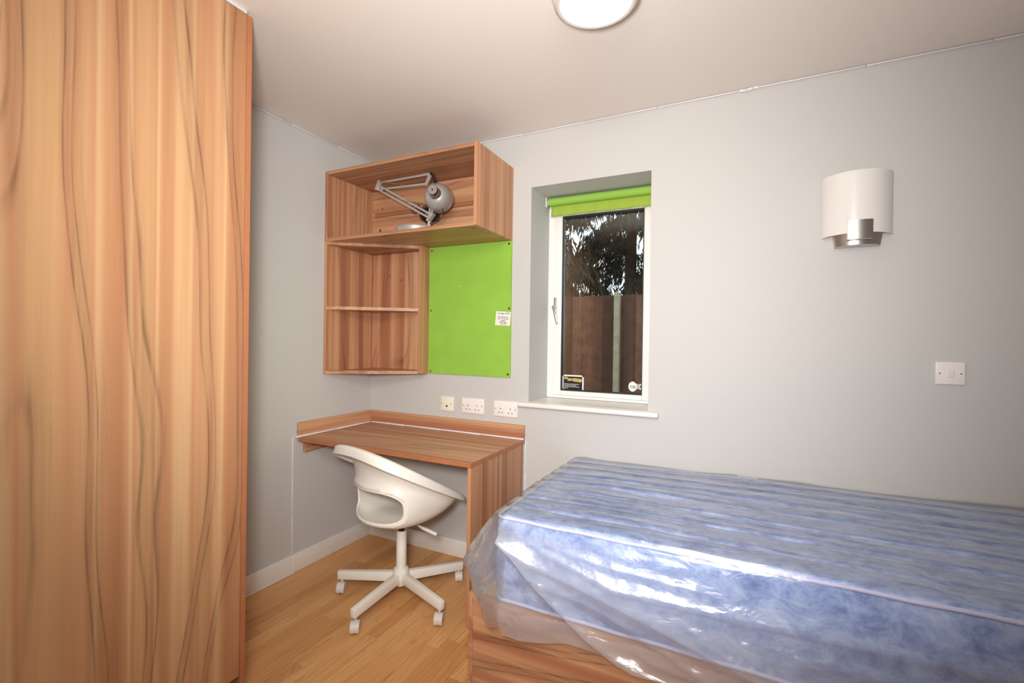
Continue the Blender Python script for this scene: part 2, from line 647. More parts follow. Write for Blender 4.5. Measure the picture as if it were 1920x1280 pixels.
# back wall with the window opening: outer boundary and hole as one clean shell
box(bm, 0, WX0, 0, WT, 0, H)
box(bm, WX1, XR, 0, WT, 0, H)
box(bm, WX0, WX1, 0, WT, 0, WZ0 - 0.0225)
box(bm, WX0, WX1, 0, WT, WZ1, H)
structure(obj('wall_back', bm, WALL, None, smooth=0))


def skirting(name, pts_box):
    return structure(part(name, WHITE, None, *pts_box, bev=0.003, seg=2))


skirting('baseboard_left', [(0.0005, 0.015, -1.255, -0.0165, 0.0005, 0.098)])
skirting('baseboard_back', [(0.0005, 1.081, -0.016, -0.0005, 0.0005, 0.098)])
skirting('baseboard_right', [(XR - 0.015, XR - 0.0005, YF + 0.02, -0.95, 0.0005, 0.098)])

# door in the wall behind the camera
dr = structure(bpy.data.objects.new('door_1', None))
C.objects.link(dr)
dr.location = (1.25, YF, 0)
part('door_frame', WHITE, dr, (0.80, 0.87, YF + 0.0005, YF + 0.03, 0.001, 2.10), (1.63, 1.70, YF + 0.0005, YF + 0.03, 0.001, 2.10), (0.87, 1.63, YF + 0.0005, YF + 0.03, 2.03, 2.10), bev=0.003)
part('door_leaf', WHITE, dr, (0.872, 1.628, YF + 0.001, YF + 0.022, 0.006, 2.028), bev=0.002)
bm = bmesh.new()
cyl(bm, (0.94, YF + 0.0225, 1.0), (0.94, YF + 0.07, 1.0), 0.009)
cyl(bm, (0.935, YF + 0.066, 1.0), (1.05, YF + 0.066, 1.0), 0.009)
obj('door_handle', bm, STEEL, dr)

# ------------------------------------------------------------------ window
win = structure(bpy.data.objects.new('window_1', None))
C.objects.link(win)
win.location = (1.4375, 0.27, WZ0)
FY = 0.2506
e = 0.0006


def ring(x0, x1, z0, z1, wl, wr, wb, wt, y0, y1):
    return [(x0, x0 + wl, y0, y1, z0, z1), (x1 - wr, x1, y0, y1, z0, z1), (x0 + wl, x1 - wr, y0, y1, z0, z0 + wb), (x0 + wl, x1 - wr, y0, y1, z1 - wt, z1)]


part('window_frame', PVC, win, *ring(WX0 + e, WX1 - e, WZ0 + e, WZ1 - e, 0.038, 0.034, 0.016, 0.055, FY + 0.008, FY + 0.07), bev=0.002)
part('window_sash', PVC, win, *ring(WX0 + 0.040, WX1 - 0.036, WZ0 + 0.018, WZ1 - 0.057, 0.048, 0.042, 0.027, 0.047, FY, FY + 0.055), bev=0.004, seg=2)
gx0, gx1, gz0, gz1 = 1.2078, 1.6773, 0.9801, 1.9932
part('glazing_gasket', GASKET, win, *ring(gx0 + 0.0012, gx1 - 0.0012, gz0 + 0.0012, gz1 - 0.0012, 0.006, 0.006, 0.006, 0.010, FY + 0.006, FY + 0.03), bev=0)
part('glass_pane', GLASS, win, (gx0 + 0.002, gx1 - 0.002, FY + 0.0255, FY + 0.0295, gz0 + 0.002, gz1 - 0.002), bev=0)
bm = bmesh.new()
box(bm, WX0 + 0.001, WX1 - 0.001, 0.001, FY + 0.0065, WZ0 - 0.022, WZ0 - 0.0004, bev=0)
box(bm, 1.066, 1.806, -0.036, -0.0006, 0.9075, WZ0 - 0.0004, bev=0.009, seg=4)
obj('window_sill', bm, WHITE, win)
bm = bmesh.new()
box(bm, 1.163, 1.181, FY - 0.008, FY - 0.0005, 1.428, 1.520, bev=0.004, seg=3)
cyl(bm, (1.171, FY - 0.008, 1.462), (1.171, FY - 0.032, 1.462), 0.010)
bar(bm, (1.169, FY - 0.031, 1.470), (1.197, FY - 0.036, 1.366), 0.013, 0.011, bev=0.004, up_=(0, 1, 0))
obj('window_handle', bm, CHROME, win)

# stickers on the glass
SY = FY + 0.0245
st = thing('safety_sticker', 'square black safety sticker with white border at lower left corner of window pane', 'sticker', (1.278, SY, 0.99))
part('sticker_border', STKW, st, (1.2125, 1.2205, SY, SY + 0.0008, 0.986, 1.070), (1.3345, 1.3425, SY, SY + 0.0008, 0.985, 1.070), (1.2125, 1.3425, SY, SY + 0.0008, 1.062, 1.070), (1.2125, 1.2270, SY, SY + 0.0008, 0.985, 0.990), bev=0)
part('sticker_face', STKB, st, (1.2206, 1.3344, SY + 0.0001, SY + 0.0008, 0.984, 1.0619), bev=0)


def tilted_tag(cx, cz, wid, hgt, ang):
    bm_ = bmesh.new()
    box(bm_, -wid / 2, wid / 2, -0.0004, 0, -hgt / 2, hgt / 2)
    bmesh.ops.transform(bm_, matrix=Matrix.Translation((cx, SY, cz)) @ Matrix.Rotation(ang, 4, 'Y'), verts=bm_.verts)
    return obj('word_tag', bm_, TAG, st, smooth=0)


tilted_tag(1.2355, 1.0515, 0.022, 0.011, R(0))
tilted_tag(1.2605, 1.0435, 0.030, 0.0125, R(-3))
tilted_tag(1.3045, 1.0415, 0.051, 0.018, R(4))
text('lettering', 'FOR', 0.010, STKB, st, (1.2355, SY - 0.0008, 1.0515))
text('lettering', 'YOUR', 0.010, STKB, st, (1.2605, SY - 0.0008, 1.0435), tilt=R(3))
text('lettering', 'SAFETY', 0.0155, STKB, st, (1.3045, SY - 0.0008, 1.0415), tilt=R(-4), xs=0.82)
for i, ln in enumerate(('Please keep the window closed at all times', 'when leaving the room unattended', 'Do not tamper with the window restrictor', 'mechanism')):
    text('lettering', ln, 0.0052, STKW, st, (1.2255, SY - 0.0003, 1.0175 - i * 0.0078), align='LEFT', bold=0.0002)
lg = thing('logo_sticker', 'round white logo sticker at the lower right corner of window pane', 'sticker', (1.635, SY, 1.022))
bm = bmesh.new()
vs = []
for k in range(40):
    a = 2 * math.pi * k / 40
    vs.append(bm.verts.new((1.6225 + 0.0235 * math.cos(a) * (1 if math.cos(a) < 0 else 0.82), SY, 1.0225 + 0.0275 * math.sin(a))))
f = bm.faces.new(vs)
ex = bmesh.ops.extrude_face_region(bm, geom=[f])
for v in ex['geom']:
    if isinstance(v, bmesh.types.BMVert):
        v.co.y += 0.0006
obj('sticker_disc', bm, STKW, lg)
text('lettering', 'c', 0.030, INK, lg, (1.6125, SY - 0.0004, 1.0235), bold=0.0006)
text('lettering', 'e', 0.034, INK, lg, (1.6285, SY - 0.0004, 1.0235), bold=0.0006)
text('lettering', 'X', 0.036, STKW, lg, (1.6520, SY - 0.0002, 1.0225), bold=0.0032, xs=1.05)
text('lettering', 'X', 0.036, INK, lg, (1.6520, SY - 0.0006, 1.0225), xs=1.0)

# roller blind, rolled up inside the reveal
bl = thing('roller_blind', 'lime green roller blind rolled up at the top of window recess', 'blind', (1.43, 0.205, 2.06))
bm = bmesh.new()
cyl(bm, (1.141, 0.205, 2.068), (1.742, 0.205, 2.068), 0.0225, seg=28)
obj('fabric_roll', bm, LIMEF, bl)
bm = bmesh.new()
n = 40
rows = []
for i in range(n + 1):
    xx = 1.150 + (1.7405 - 1.150) * i / n
    wv = 0.0012 * math.sin(i * 0.9) + 0.0008 * math.sin(i * 2.3)
    rows.append([bm.verts.new((xx, 0.226 + dy + wv * k, zz)) for k, (dy, zz) in enumerate(((0.0, 2.062), (0.0, 2.045), (-0.004, 2.025), (-0.0045, 2.008), (-0.0042, 1.990)))])
for a, b in zip(rows[:-1], rows[1:]):
    for k in range(4):
        bm.faces.new((a[k], b[k], b[k + 1], a[k + 1]))
o = obj('fabric_tail', bm, plain('lime_blind_hem', srgb(158, 184, 66), 0.8, bump=0.2, bscale=900), bl)
md = o.modifiers.new('thick', 'SOLIDIFY')
md.thickness = 0.0015
part('hem_bar', PVC, bl, (1.1465, 1.1498, 0.2165, 0.2270, 1.990, 2.014), bev=0.001)
for xx in (1.1255, 1.7435):
    bm = bmesh.new()
    box(bm, xx, xx + 0.006, 0.188, 0.224, 2.040, 2.0965, bev=0.003, seg=2)
    cyl(bm, (xx + 0.003, 0.205, 2.068), (xx + 0.012 if xx < 1.4 else xx - 0.003, 0.205, 2.068), 0.014)
    obj('end_bracket', bm, PVC, bl)
bm = bmesh.new()
tube(bm, [(1.1365, 0.205 + 0.018 * math.cos(k * math.pi / 8), 2.064 + 0.028 * math.sin(k * math.pi / 8)) for k in range(16)], 0.0018, 6, True)
obj('bead_chain', bm, CHROME, bl)

# ------------------------------------------------------------------ outside
structure(part('ground', SOIL, None, (-9, 9, WT + 0.02, 16, -0.35, -0.15), bev=0))
fe = thing('garden_fence', 'brown vertical board fence seen outside through the window', 'fence', (1.12, 2.0, -0.15))
rng = random.Random(5)
x = -1.9
bmeshes = []
while x < 3.6:
    wid = rng.choice([0.094, 0.1, 0.108])
    b0 = rng.uniform(-0.004, 0.004)
    bm = bmesh.new()
    dy = rng.uniform(0, 0.006)
    vs = [bm.verts.new(p) for p in ((x, 2.0 + dy, -0.149), (x + wid + 0.012, 2.012 + dy, -0.149), (x + wid + 0.012, 2.020 + dy, -0.149), (x, 2.017 + dy, -0.149),
                                     (x, 2.0 + dy, 1.697 + b0), (x + wid + 0.012, 2.012 + dy, 1.697 + b0), (x + wid + 0.012, 2.020 + dy, 1.697 + b0), (x, 2.017 + dy, 1.697 + b0))]
    for q in ((3, 2, 1, 0), (4, 5, 6, 7), (0, 1, 5, 4), (1, 2, 6, 5), (2, 3, 7, 6), (3, 0, 4, 7)):
        bm.faces.new([vs[i] for i in q])
    mt = BOARD
    tone = rng.choice([0.6, 0.8, 1.0, 1.35])
    mt = plain('fence_board_wood_%d' % int(tone * 100), tuple(c * tone for c in srgb(104, 68, 52)[:3]) + (1,), 0.85, bump=0.5, bscale=60, var=0.3, vscale=13)
    obj('board', bm, mt, fe, smooth=0)
    x += wid
for px in (-0.73, 1.12, 2.97):
    bm = bmesh.new()
    box(bm, px - 0.026, px + 0.026, 1.93, 1.985, -0.149, 1.712, bev=0.004)
    vs = [bm.verts.new(p) for p in ((px - 0.026, 1.93, 1.7125), (px + 0.026, 1.93, 1.7125), (px + 0.026, 1.985, 1.7125), (px - 0.026, 1.985, 1.7125), (px, 1.957, 1.728))]
    for q in ((0, 1, 4), (1, 2, 4), (2, 3, 4), (3, 0, 4), (3, 2, 1, 0)):
        bm.faces.new([vs[i] for i in q])
    obj('post', bm, CONC, fe, smooth=0)
for zz in (0.2, 0.85, 1.5):
    part('rail', BOARD, fe, (-1.9, 3.6, 2.027, 2.06, zz, zz + 0.07), bev=0)


def conifer(x0, y0, hgt, rad, seed, label, dens):
    rg = random.Random(seed)
    t = thing('conifer', label, 'tree', (x0, y0, -0.15), group='conifers beyond the fence')
    bm_ = bmesh.new()
    cyl(bm_, (x0, y0, -0.149), (x0 + 0.05, y0, hgt), 0.16, 0.03, 12)
    obj('trunk', bm_, BARK, t)
    verts, faces = [], []
    tv = bmesh.new()
    nb = int(hgt * 13)
    for b_ in range(nb):
        z0 = 0.6 + (hgt - 0.8) * (b_ + rg.random()) / nb
        ln = rad * (1 - 0.8 * z0 / hgt) * rg.uniform(0.7, 1.15)
        a = rg.uniform(0, 2 * math.pi)
        d = Vector((math.cos(a), math.sin(a), 0))
        s = Vector((-d.y, d.x, 0))
        pts = []
        for k in range(8):
            q = k / 7
            pts.append(Vector((x0, y0, z0)) + d * ln * q + Vector((0, 0, 0.28 * ln * q - 0.62 * ln * q * q)))
        tube(tv, pts, 0.012, 4)
        for k in range(1, 8):
            p = pts[k]
            for j in range(int(dens * (1.0 + 0.5 * k))):
                base = p + d * rg.uniform(-0.5, 0.5) * ln / 7 + s * rg.gauss(0, 0.16) + Vector((0, 0, rg.uniform(-0.03, 0.05)))
                # a hanging spray: a tapering bent blade of needles
                dl = rg.uniform(0.10, 0.30)
                dirv = (Vector((0, 0, -1)) + d * rg.uniform(-0.1, 0.8) + s * rg.gauss(0, 0.55)).normalized()
                side = dirv.cross(Vector((rg.gauss(0, 1), rg.gauss(0, 1), rg.gauss(0, 1)))).normalized()
                wd = rg.uniform(0.010, 0.026)
                i0 = len(verts)
                mid = base + dirv * dl * 0.5
                verts += [base - side * wd * 0.4, base + side * wd * 0.4, mid + side * wd, mid - side * wd, base + dirv * dl + Vector((0, 0, -0.02))]
                faces += [(i0, i0 + 1, i0 + 2, i0 + 3), (i0 + 3, i0 + 2, i0 + 4)]
    obj('branches', tv, BARK, t)['kind'] = 'stuff'
    me = bpy.data.meshes.new('foliage')
    me.from_pydata([tuple(v) for v in verts], [], faces)
    f_ = link('foliage', me, LEAF, t, smooth=0)
    f_['kind'] = 'stuff'
    return t


conifer(-0.95, 5.6, 8.5, 1.35, 3, 'dark drooping conifer beyond the garden fence, left in the window view', 9)
conifer(1.75, 6.4, 9.5, 1.4, 8, 'dark drooping conifer beyond the garden fence, right in the window view', 11)
conifer(0.0, 7.6, 9.0, 1.9, 21, 'farther dark conifer between the two trees behind the garden fence', 9)

# ------------------------------------------------------------------ wardrobe
wd = thing('wardrobe', 'tall walnut-effect wardrobe reaching the ceiling at left', 'wardrobe', (0.31, -2.06, 0))
WY0, WY1, WXF, WZT = -2.865, -1.2575, 0.602, 2.386
part('side_panel', WZ, wd, (0.02, WXF, WY1 - 0.018, WY1, 0.001, WZT))
part('side_panel', WZ, wd, (0.02, WXF, WY0, WY0 + 0.018, 0.001, WZT))
part('top_panel', WX, wd, (0.02, WXF - 0.022, WY0 + 0.0185, WY1 - 0.0185, WZT - 0.018, WZT))
part('back_panel', WZ, wd, (0.004, 0.0195, WY0, WY1, 0.001, WZT))
part('shelf', WX, wd, (0.021, WXF - 0.03, WY0 + 0.0185, WY1 - 0.0185, 1.95, 1.968))
part('plinth', WY, wd, (WXF - 0.06, WXF - 0.042, WY0 + 0.0185, WY1 - 0.0185, 0.001, 0.08))
part('edge_band', plain('wardrobe_edge_band', srgb(176, 112, 74), 0.45, var=0.05, vscale=30), wd, (WXF + 0.0001, WXF + 0.0009, WY1 - 0.0178, WY1 - 0.0002, 0.001, WZT), bev=0)
for ya, yb, hy in ((-2.000, WY1 - 0.0192, -1.955), (WY0 + 0.0195, -2.003, -2.048)):
    door = part('door', WDOOR, wd, (WXF - 0.020, WXF - 0.0005, ya, yb, 0.082, WZT), bev=0.0008)
    bm = bmesh.new()
    bar(bm, (WXF + 0.028, hy, 0.98), (WXF + 0.028, hy, 1.14), 0.010, 0.010, bev=0.002, up_=(1, 0, 0))
    for zz in (1.0, 1.12):
        cyl(bm, (WXF, hy, zz), (WXF + 0.024, hy, zz), 0.005)
    obj('handle', bm, STEEL, door)

# ------------------------------------------------------------------ desk
dk = thing('desk', 'walnut-effect fitted corner desk with upstands and one end panel', 'desk', (0.55, -0.28, 0))
DX, DY, DZ = 1.101, -0.564, 0.727
part('desktop', WX, dk, (0.0195, DX, DY, -0.0195, DZ - 0.022, DZ), bev=0.0015)
part('back_upstand', wood('x', 1.05, 2.0, streak=0.5), dk, (0.0195, DX + 0.002, -0.019, -0.001, DZ - 0.022, 0.8053))
part('side_upstand', wood('y', 1.05, 3.0, streak=0.5), dk, (0.001, 0.019, DY, -0.001, DZ - 0.022, 0.8053))
part('end_panel', WZ, dk, (DX - 0.019, DX - 0.001, DY + 0.004, -0.017, 0.001, DZ - 0.0225))
part('edge_band', WEDGE, dk, (DX + 0.0001, DX + 0.0009, DY, -0.0195, DZ - 0.0215, DZ - 0.0005), (0.0195, DX, DY - 0.0008, DY - 0.0001, DZ - 0.0215, DZ - 0.0005), bev=0)
part('wall_batten', wood('y', 0.95, 3.0), dk, (0.001, 0.021, -0.525, -0.03, 0.640, DZ - 0.0225))
bm = bmesh.new()
cyl(bm, (0.0212, -0.47, 0.672), (0.023, -0.47, 0.672), 0.005)
obj('screw', bm, SCREW, dk)

# ------------------------------------------------------------------ corner wall cabinet with lower shelf unit
cb = thing('wall_cabinet', 'open walnut-effect wall cabinet with corner shelves below, above desk', 'cabinet', (0.5, -0.2, 1.06))
KX, KY, KZ0, KZ1, KL = 1.011, -0.3927, 1.8185, 2.2188, 1.0600
T = 0.018
WIN_ = wood('x', 0.92, 5.0)
part('side_panel', WZ, cb, (0.001, T, KY, -0.001, KZ0 + 0.0003, KZ1))
part('side_panel', WZ, cb, (KX - T, KX, KY, -0.001, KZ0 - 0.0003, KZ1))
part('top_panel', WIN_, cb, (T + 0.0003, KX - T - 0.0003, KY + 0.001, -0.001, KZ1 - T, KZ1 - 0.0005))
part('bottom_panel', wood('x', 0.95, 6.0), cb, (T + 0.0003, KX - T - 0.0003, KY + 0.001, -0.001, KZ0, KZ0 + T))
part('back_panel', wood('x', 1.0, 9.0, freq=0.8), cb, (T + 0.0003, KX - T - 0.0003, -0.028, -0.012, KZ0 + T + 0.0003, KZ1 - T - 0.0003))
part('fixing_rail', wood('x', 0.92, 8.0), cb, (T + 0.03, KX - T - 0.004, -0.046, -0.0285, KZ0 + T + 0.0004, KZ0 + T + 0.045), (T + 0.03, KX - T - 0.004, -0.0405, -0.0285, 2.035, 2.060))
# lower corner unit: deep on the left, shallow on the right
LX, LYR = 0.4567, -0.092
part('side_panel', wood('z', 1.0, 2.0), cb, (0.001, T, KY, -0.001, KL, KZ0 - 0.0003))
part('side_panel', wood('z', 0.95, 5.0), cb, (LX - T, LX, LYR, -0.001, KL, KZ0 - 0.0005))
part('back_panel', wood('z', 1.0, 6.0), cb, (T + 0.0003, LX - T - 0.0003, -0.019, -0.003, KL + T + 0.0003, KZ0 - T - 0.001))


def wedge_shelf(z0, name='shelf', mat=WIN_):
    bm_ = bmesh.new()
    xa, xb = T + 0.0003, LX - T - 0.0003
    ya, yb = KY + 0.003, LYR + 0.002
    prof = [(xa, -0.001 if name == 'shelf_end' else -0.0195), (xa, ya), (xb, yb), (xb, -0.0195)]
    lo = [bm_.verts.new((p[0], p[1], z0)) for p in prof]
    hi = [bm_.verts.new((p[0], p[1], z0 + T)) for p in prof]
    bm_.faces.new(lo[::-1])
    bm_.faces.new(hi)
    for i in range(4):
        bm_.faces.new((lo[i], lo[(i + 1) % 4], hi[(i + 1) % 4], hi[i]))
    return obj(name, bm_, mat, cb, smooth=0)


wedge_shelf(KL, 'lower_panel')
wedge_shelf(1.430, 'shelf', wood('x', 1.0, 1.0))
wedge_shelf(KZ0 - T - 0.0006, 'upper_panel')
for c in ((0.16, -0.0195, 1.66), (0.10, -0.029, 2.085), (0.25, -0.0195, 1.63)):
    bm = bmesh.new()
    cyl(bm, c, (c[0], c[1] - 0.002, c[2]), 0.0075, seg=16)
    obj('screw_cap', bm, CAP, cb)
bm = bmesh.new()
cyl(bm, (0.955, -0.33, KZ0 - 0.0005), (0.955, -0.33, KZ0 - 0.002), 0.0075, seg=16)
obj('screw_cap', bm, CAP, cb)

# green pin board
pb = thing('pin_board', 'bright lime green pin board screwed to wall beside corner shelves', 'pin board', (0.73, -0.006, 1.44))
part('felt_panel', LIME, pb, (LX + 0.001, 1.0105, -0.012, -0.001, 1.061, KZ0 - 0.001), bev=0.001)
for p in ((0.475, 1.797), (0.995, 1.801), (0.475, 1.439), (1.000, 1.443), (0.477, 1.076), (0.998, 1.078)):
    bm = bmesh.new()
    lathe(bm, [(0.0, 0.003), (0.0045, 0.0024), (0.0068, 0.0)], (p[0], -0.0121, p[1]), (0, -1, 0), 16)
    obj('screw', bm, SCREW, pb)
pn = thing('push_pin', 'small yellow push pin in the middle of lime pin board', 'pin', (0.678, -0.0125, 1.576))
bm = bmesh.new()
lathe(bm, [(0.0, 0.010), (0.0045, 0.0095), (0.0045, 0.0075), (0.0026, 0.006), (0.0026, 0.003), (0.0055, 0.0015), (0.0055, 0.0), (0, 0)], (0.678, -0.0122, 1.576), (0, -1, 0), 14)
obj('pin_head', bm, PIN, pn)
cd = thing('address_card', 'small white printed card on right edge of lime pin board', 'card', (0.9655, -0.0135, 1.388))
bm = bmesh.new()
vs = [bm.verts.new((p[0], -0.0150 + dy, p[1])) for dy in (0, 0.0008) for p in ((0.915, 1.351), (1.0085, 1.3465), (1.0145, 1.4225), (0.9215, 1.429))]
for q in ((0, 1, 2, 3), (7, 6, 5, 4), (0, 4, 5, 1), (1, 5, 6, 2), (2, 6, 7, 3), (3, 7, 4, 0)):
    bm.faces.new([vs[i] for i in q])
obj('card_sheet', bm, CARD, cd, smooth=0)
for i, (ln, s, zz) in enumerate((('Dan Briggs, a07508', 0.0115, 1.4155), ('A101 Europa Point,', 0.0105, 1.396), ('2401 The Common,', 0.0105, 1.386), ('Hatfield,', 0.0105, 1.376), ('Hertfordshire,', 0.0105, 1.3665), ('AL10 9AZ', 0.0105, 1.357))):
    text('lettering', ln, s, INK, cd, (0.9675 - (i > 0) * 0.001, -0.0154, zz), tilt=R(-3), xs=0.80, bold=0.0002)

# ------------------------------------------------------------------ sockets and switches


def plate(name, label, cat, x0, x1, z0, z1, mat, group=None):
    t = thing(name, label, cat, ((x0 + x1) / 2, -0.004, (z0 + z1) / 2), group=group)
    part('face_plate', mat, t, (x0, x1, -0.009, -0.0005, z0, z1), bev=0.003, seg=3)
    return t


def dot(t, xx, zz, r=0.0024, mat=HOLE, y=-0.0091, sub='screw'):
    bm_ = bmesh.new()
    cyl(bm_, (xx, y, zz), (xx, y - 0.0006, zz), r, seg=12)
    return obj(sub, bm_, mat, t)


def double_socket(x0, z0, label):
    t = plate('double_socket', label, 'socket', x0, x0 + 0.147, z0, z0 + 0.087, SOCK, 'double sockets above the desk')
    for cx in (x0 + 0.0435, x0 + 0.1035):
        part('pin_slot', HOLE, t, (cx - 0.0018, cx + 0.0018, -0.0097, -0.0091, z0 + 0.040, z0 + 0.049), bev=0)
        for s in (-1, 1):
            part('pin_slot', HOLE, t, (cx + s * 0.011 - 0.0032, cx + s * 0.011 + 0.0032, -0.0097, -0.0091, z0 + 0.020, z0 + 0.0245), bev=0)
    for cx in (x0 + 0.012, x0 + 0.135):
        dot(t, cx, z0 + 0.044, 0.0028)
        part('screw_cover', SOCK, t, (cx - 0.006, cx + 0.006, -0.0105, -0.0091, z0 + 0.050, z0 + 0.074), bev=0.0005)
    return t


t = plate('data_socket', 'small cream single data socket on wall, left of two double sockets', 'socket', 0.552, 0.641, 0.8435, 0.930, CREAM)
part('socket_insert', plain('cream_insert', srgb(240, 232, 206), 0.35), t, (0.581, 0.608, -0.0108, -0.0091, 0.858, 0.905), bev=0.0008)
part('port_opening', HOLE, t, (0.590, 0.602, -0.0114, -0.0108, 0.868, 0.879), bev=0)
dot(t, 0.562, 0.887)
dot(t, 0.626, 0.887)
double_socket(0.6985, 0.8435, 'white double wall socket above the desk, right of the data socket')
double_socket(0.911, 0.8420, 'white double wall socket above desk, against the window sill end')
t = plate('light_switch', 'white single light switch on grey wall under the wall lamp', 'switch', 2.8215, 2.908, 1.124, 1.2095, SOCK)
part('rocker', plain('rocker_plastic', srgb(232, 226, 222), 0.25), t, (2.8565, 2.8745, -0.0128, -0.0091, 1.1515, 1.1810), bev=0.0015)
dot(t, 2.834, 1.166)
dot(t, 2.896, 1.166)

# ------------------------------------------------------------------ wall lamp
wl = thing('wall_lamp', 'curved white glass wall lamp with brushed metal clip on grey wall', 'wall lamp', (2.565, 0, 1.8))
# shade: shallow arc in plan
xa, xb = 2.449, 2.683
half = (xb - xa) / 2
sag = 0.078
rad = (half ** 2 + sag ** 2) / (2 * sag)
cxm = (xa + xb) / 2


def arc_pts(n_, rr, z):
    am = math.asin(half / rad)
    return [(cxm + rr * math.sin(-am + 2 * am * i / n_), -0.012 + (rad - sag) - rr * math.cos(-am + 2 * am * i / n_), z) for i in range(n_ + 1)]


bm = bmesh.new()
nn = 36
A = [[bm.verts.new(p) for p in arc_pts(nn, rr, z)] for rr, z in ((rad, 1.708), (rad, 1.953), (rad - 0.005, 1.953), (rad - 0.005, 1.708))]
for j in range(4):
    a, b = A[j], A[(j + 1) % 4]
    for i in range(nn):
        bm.faces.new((a[i], a[i + 1], b[i + 1], b[i]))
for i in (0, nn):
    bm.faces.new([A[j][i] for j in range(4)])
obj('lamp_shade', bm, OPAL, wl)
# metal wall bracket: curved tray under the shade, and the front clip
bm = bmesh.new()


def arcstrip(x0, x1, off, z):
    out = []
    for i in range(17):
        xx = x0 + (x1 - x0) * i / 16
        yy = -0.012 + (rad - sag) - math.sqrt(max(1e-9, (rad + off) ** 2 - (xx - cxm) ** 2))
        out.append((xx, yy, z))
    return out


tx0, tx1 = 2.485, 2.645
top = [bm.verts.new(p) for p in arcstrip(tx0, tx1, -0.012, 1.722)]
bot = [bm.verts.new((p[0] * 0.9 + cxm * 0.1 * 1.0, p[1] + 0.004, 1.664)) for p in arcstrip(tx0, tx1, -0.012, 1.664)]
topb = [bm.verts.new((p.co.x, -0.001, 1.722)) for p in top]
botb = [bm.verts.new((p.co.x, -0.001, 1.664)) for p in bot]
for i in range(16):
    bm.faces.new((bot[i], bot[i + 1], top[i + 1], top[i]))
    bm.faces.new((botb[i + 1], botb[i], bot[i], bot[i + 1]))
    bm.faces.new((top[i], top[i + 1], topb[i + 1], topb[i]))
    bm.faces.new((topb[i], topb[i + 1], botb[i + 1], botb[i]))
for i in (0, 16):
    bm.faces.new((bot[i], top[i], topb[i], botb[i]))
obj('wall_bracket', bm, STEEL, wl)
bm = bmesh.new()
f0 = arcstrip(2.524, 2.606, 0.004, 1.676)
f1 = arcstrip(2.524, 2.606, 0.007, 1.676)
q = [[bm.verts.new((p[0], p[1], z)) for p in src] for src, z in ((f1, 1.682), (f1, 1.757), (f0, 1.757), (f0, 1.682))]
for j in range(4):
    a, b = q[j], q[(j + 1) % 4]
    for i in range(16):
        bm.faces.new((a[i], a[i + 1], b[i + 1], b[i]))
for i in (0, 16):
    bm.faces.new([q[j][i] for j in range(4)])
# foot joining clip and tray
box(bm, 2.526, 2.604, -0.092, -0.060, 1.680, 1.6835)
obj('front_clip', bm, STEEL, wl)
bm = bmesh.new()
cyl(bm, (cxm, -0.045, 1.7225), (cxm, -0.045, 1.79), 0.016, seg=18)
lathe(bm, [(0.014, 0.0), (0.026, 0.03), (0.028, 0.06), (0.018, 0.085), (0.0, 0.092)], (cxm, -0.045, 1.79), (0, 0, 1), 20)
obj('bulb', bm, plain('unlit_bulb', srgb(232, 230, 226), 0.3), wl)

# ------------------------------------------------------------------ ceiling light
cl = thing('ceiling_light', 'round flush white ceiling light, switched on, at top centre', 'ceiling light', (1.735, -0.900, 2.36))
bm = bmesh.new()
lathe(bm, [(0.141, 0.039), (0.141, 0.0), (0.132, -0.028), (0.121, -0.0365), (0.112, -0.036), (0.112, 0.0), (0.0, 0.0), (0.0, 0.039), (0.141, 0.039)], (1.735, -0.900, 2.3605), (0, 0, 1), 64)
obj('rim', bm, plain('light_rim_plastic', srgb(222, 212, 202), 0.4), cl)
bm = bmesh.new()
lathe(bm, [(0.111, -0.006), (0.111, -0.035), (0.08, -0.044), (0.04, -0.047), (0.0, -0.048)], (1.735, -0.900, 2.3605), (0, 0, 1), 64)
obj('diffuser', bm, GLOW, cl)

# ------------------------------------------------------------------ LED tape


def led_path(t, pts, seg_len, wdt=0.009, thick=0.004, up_=(0, 0, 1), jit=0.0, seed=1):
    rg = random.Random(seed)
    pts = [Vector(p) for p in pts]
    for a, b in zip(pts[:-1], pts[1:]):
        L = (b - a).length
        n_ = max(1, round(L / seg_len))
        d = (b - a) / n_
        for i in range(n_):
            p = a + d * i
            q_ = a + d * (i + 1)
            u = d.normalized()
            bm_ = bmesh.new()
            j0 = Vector((0, 0, rg.uniform(-jit, jit)))
            bar(bm_, p + u * 0.0015 + j0, q_ - u * 0.0015, wdt, thick, bev=thick * 0.3, up_=up_)
            obj('tape_segment', bm_, LEDW, t)
            if i < n_ - 1:
                bm_ = bmesh.new()
                bar(bm_, q_ - u * 0.0014, q_ + u * 0.0014, wdt * 0.8, thick * 0.8, up_=up_)
                obj('tape_joint', bm_, LEDJ, t)


ls = thing('led_tape', 'thin white light tape stuck along the ceiling edge over cabinet and window', 'light tape', (0.006, -0.006, 2.394))
led_path(ls, [(0.0055, -1.25, 2.3935), (0.0055, -0.0055, 2.3935)], 0.31, 0.010, 0.0045, (1, 0, 1))
led_path(ls, [(0.012, -0.0055, 2.3935), (2.13, -0.0055, 2.3935)], 0.33, 0.010, 0.0045, (0, -1, 1))
led_path(ls, [(2.13, -0.0055, 2.3935), (2.16, -0.010, 2.388), (2.185, -0.013, 2.391), (2.21, -0.0055, 2.3935)], 0.03, 0.012, 0.004, (0, -1, 0.2))
led_path(ls, [(2.21, -0.0055, 2.3935), (XR - 0.01, -0.0055, 2.3935)], 0.33, 0.010, 0.0045, (0, -1, 1))
ls2 = thing('led_tape', 'thin white light tape running from floor up wall and along desk upstand', 'light tape', (0.02, -0.3, 0.73))
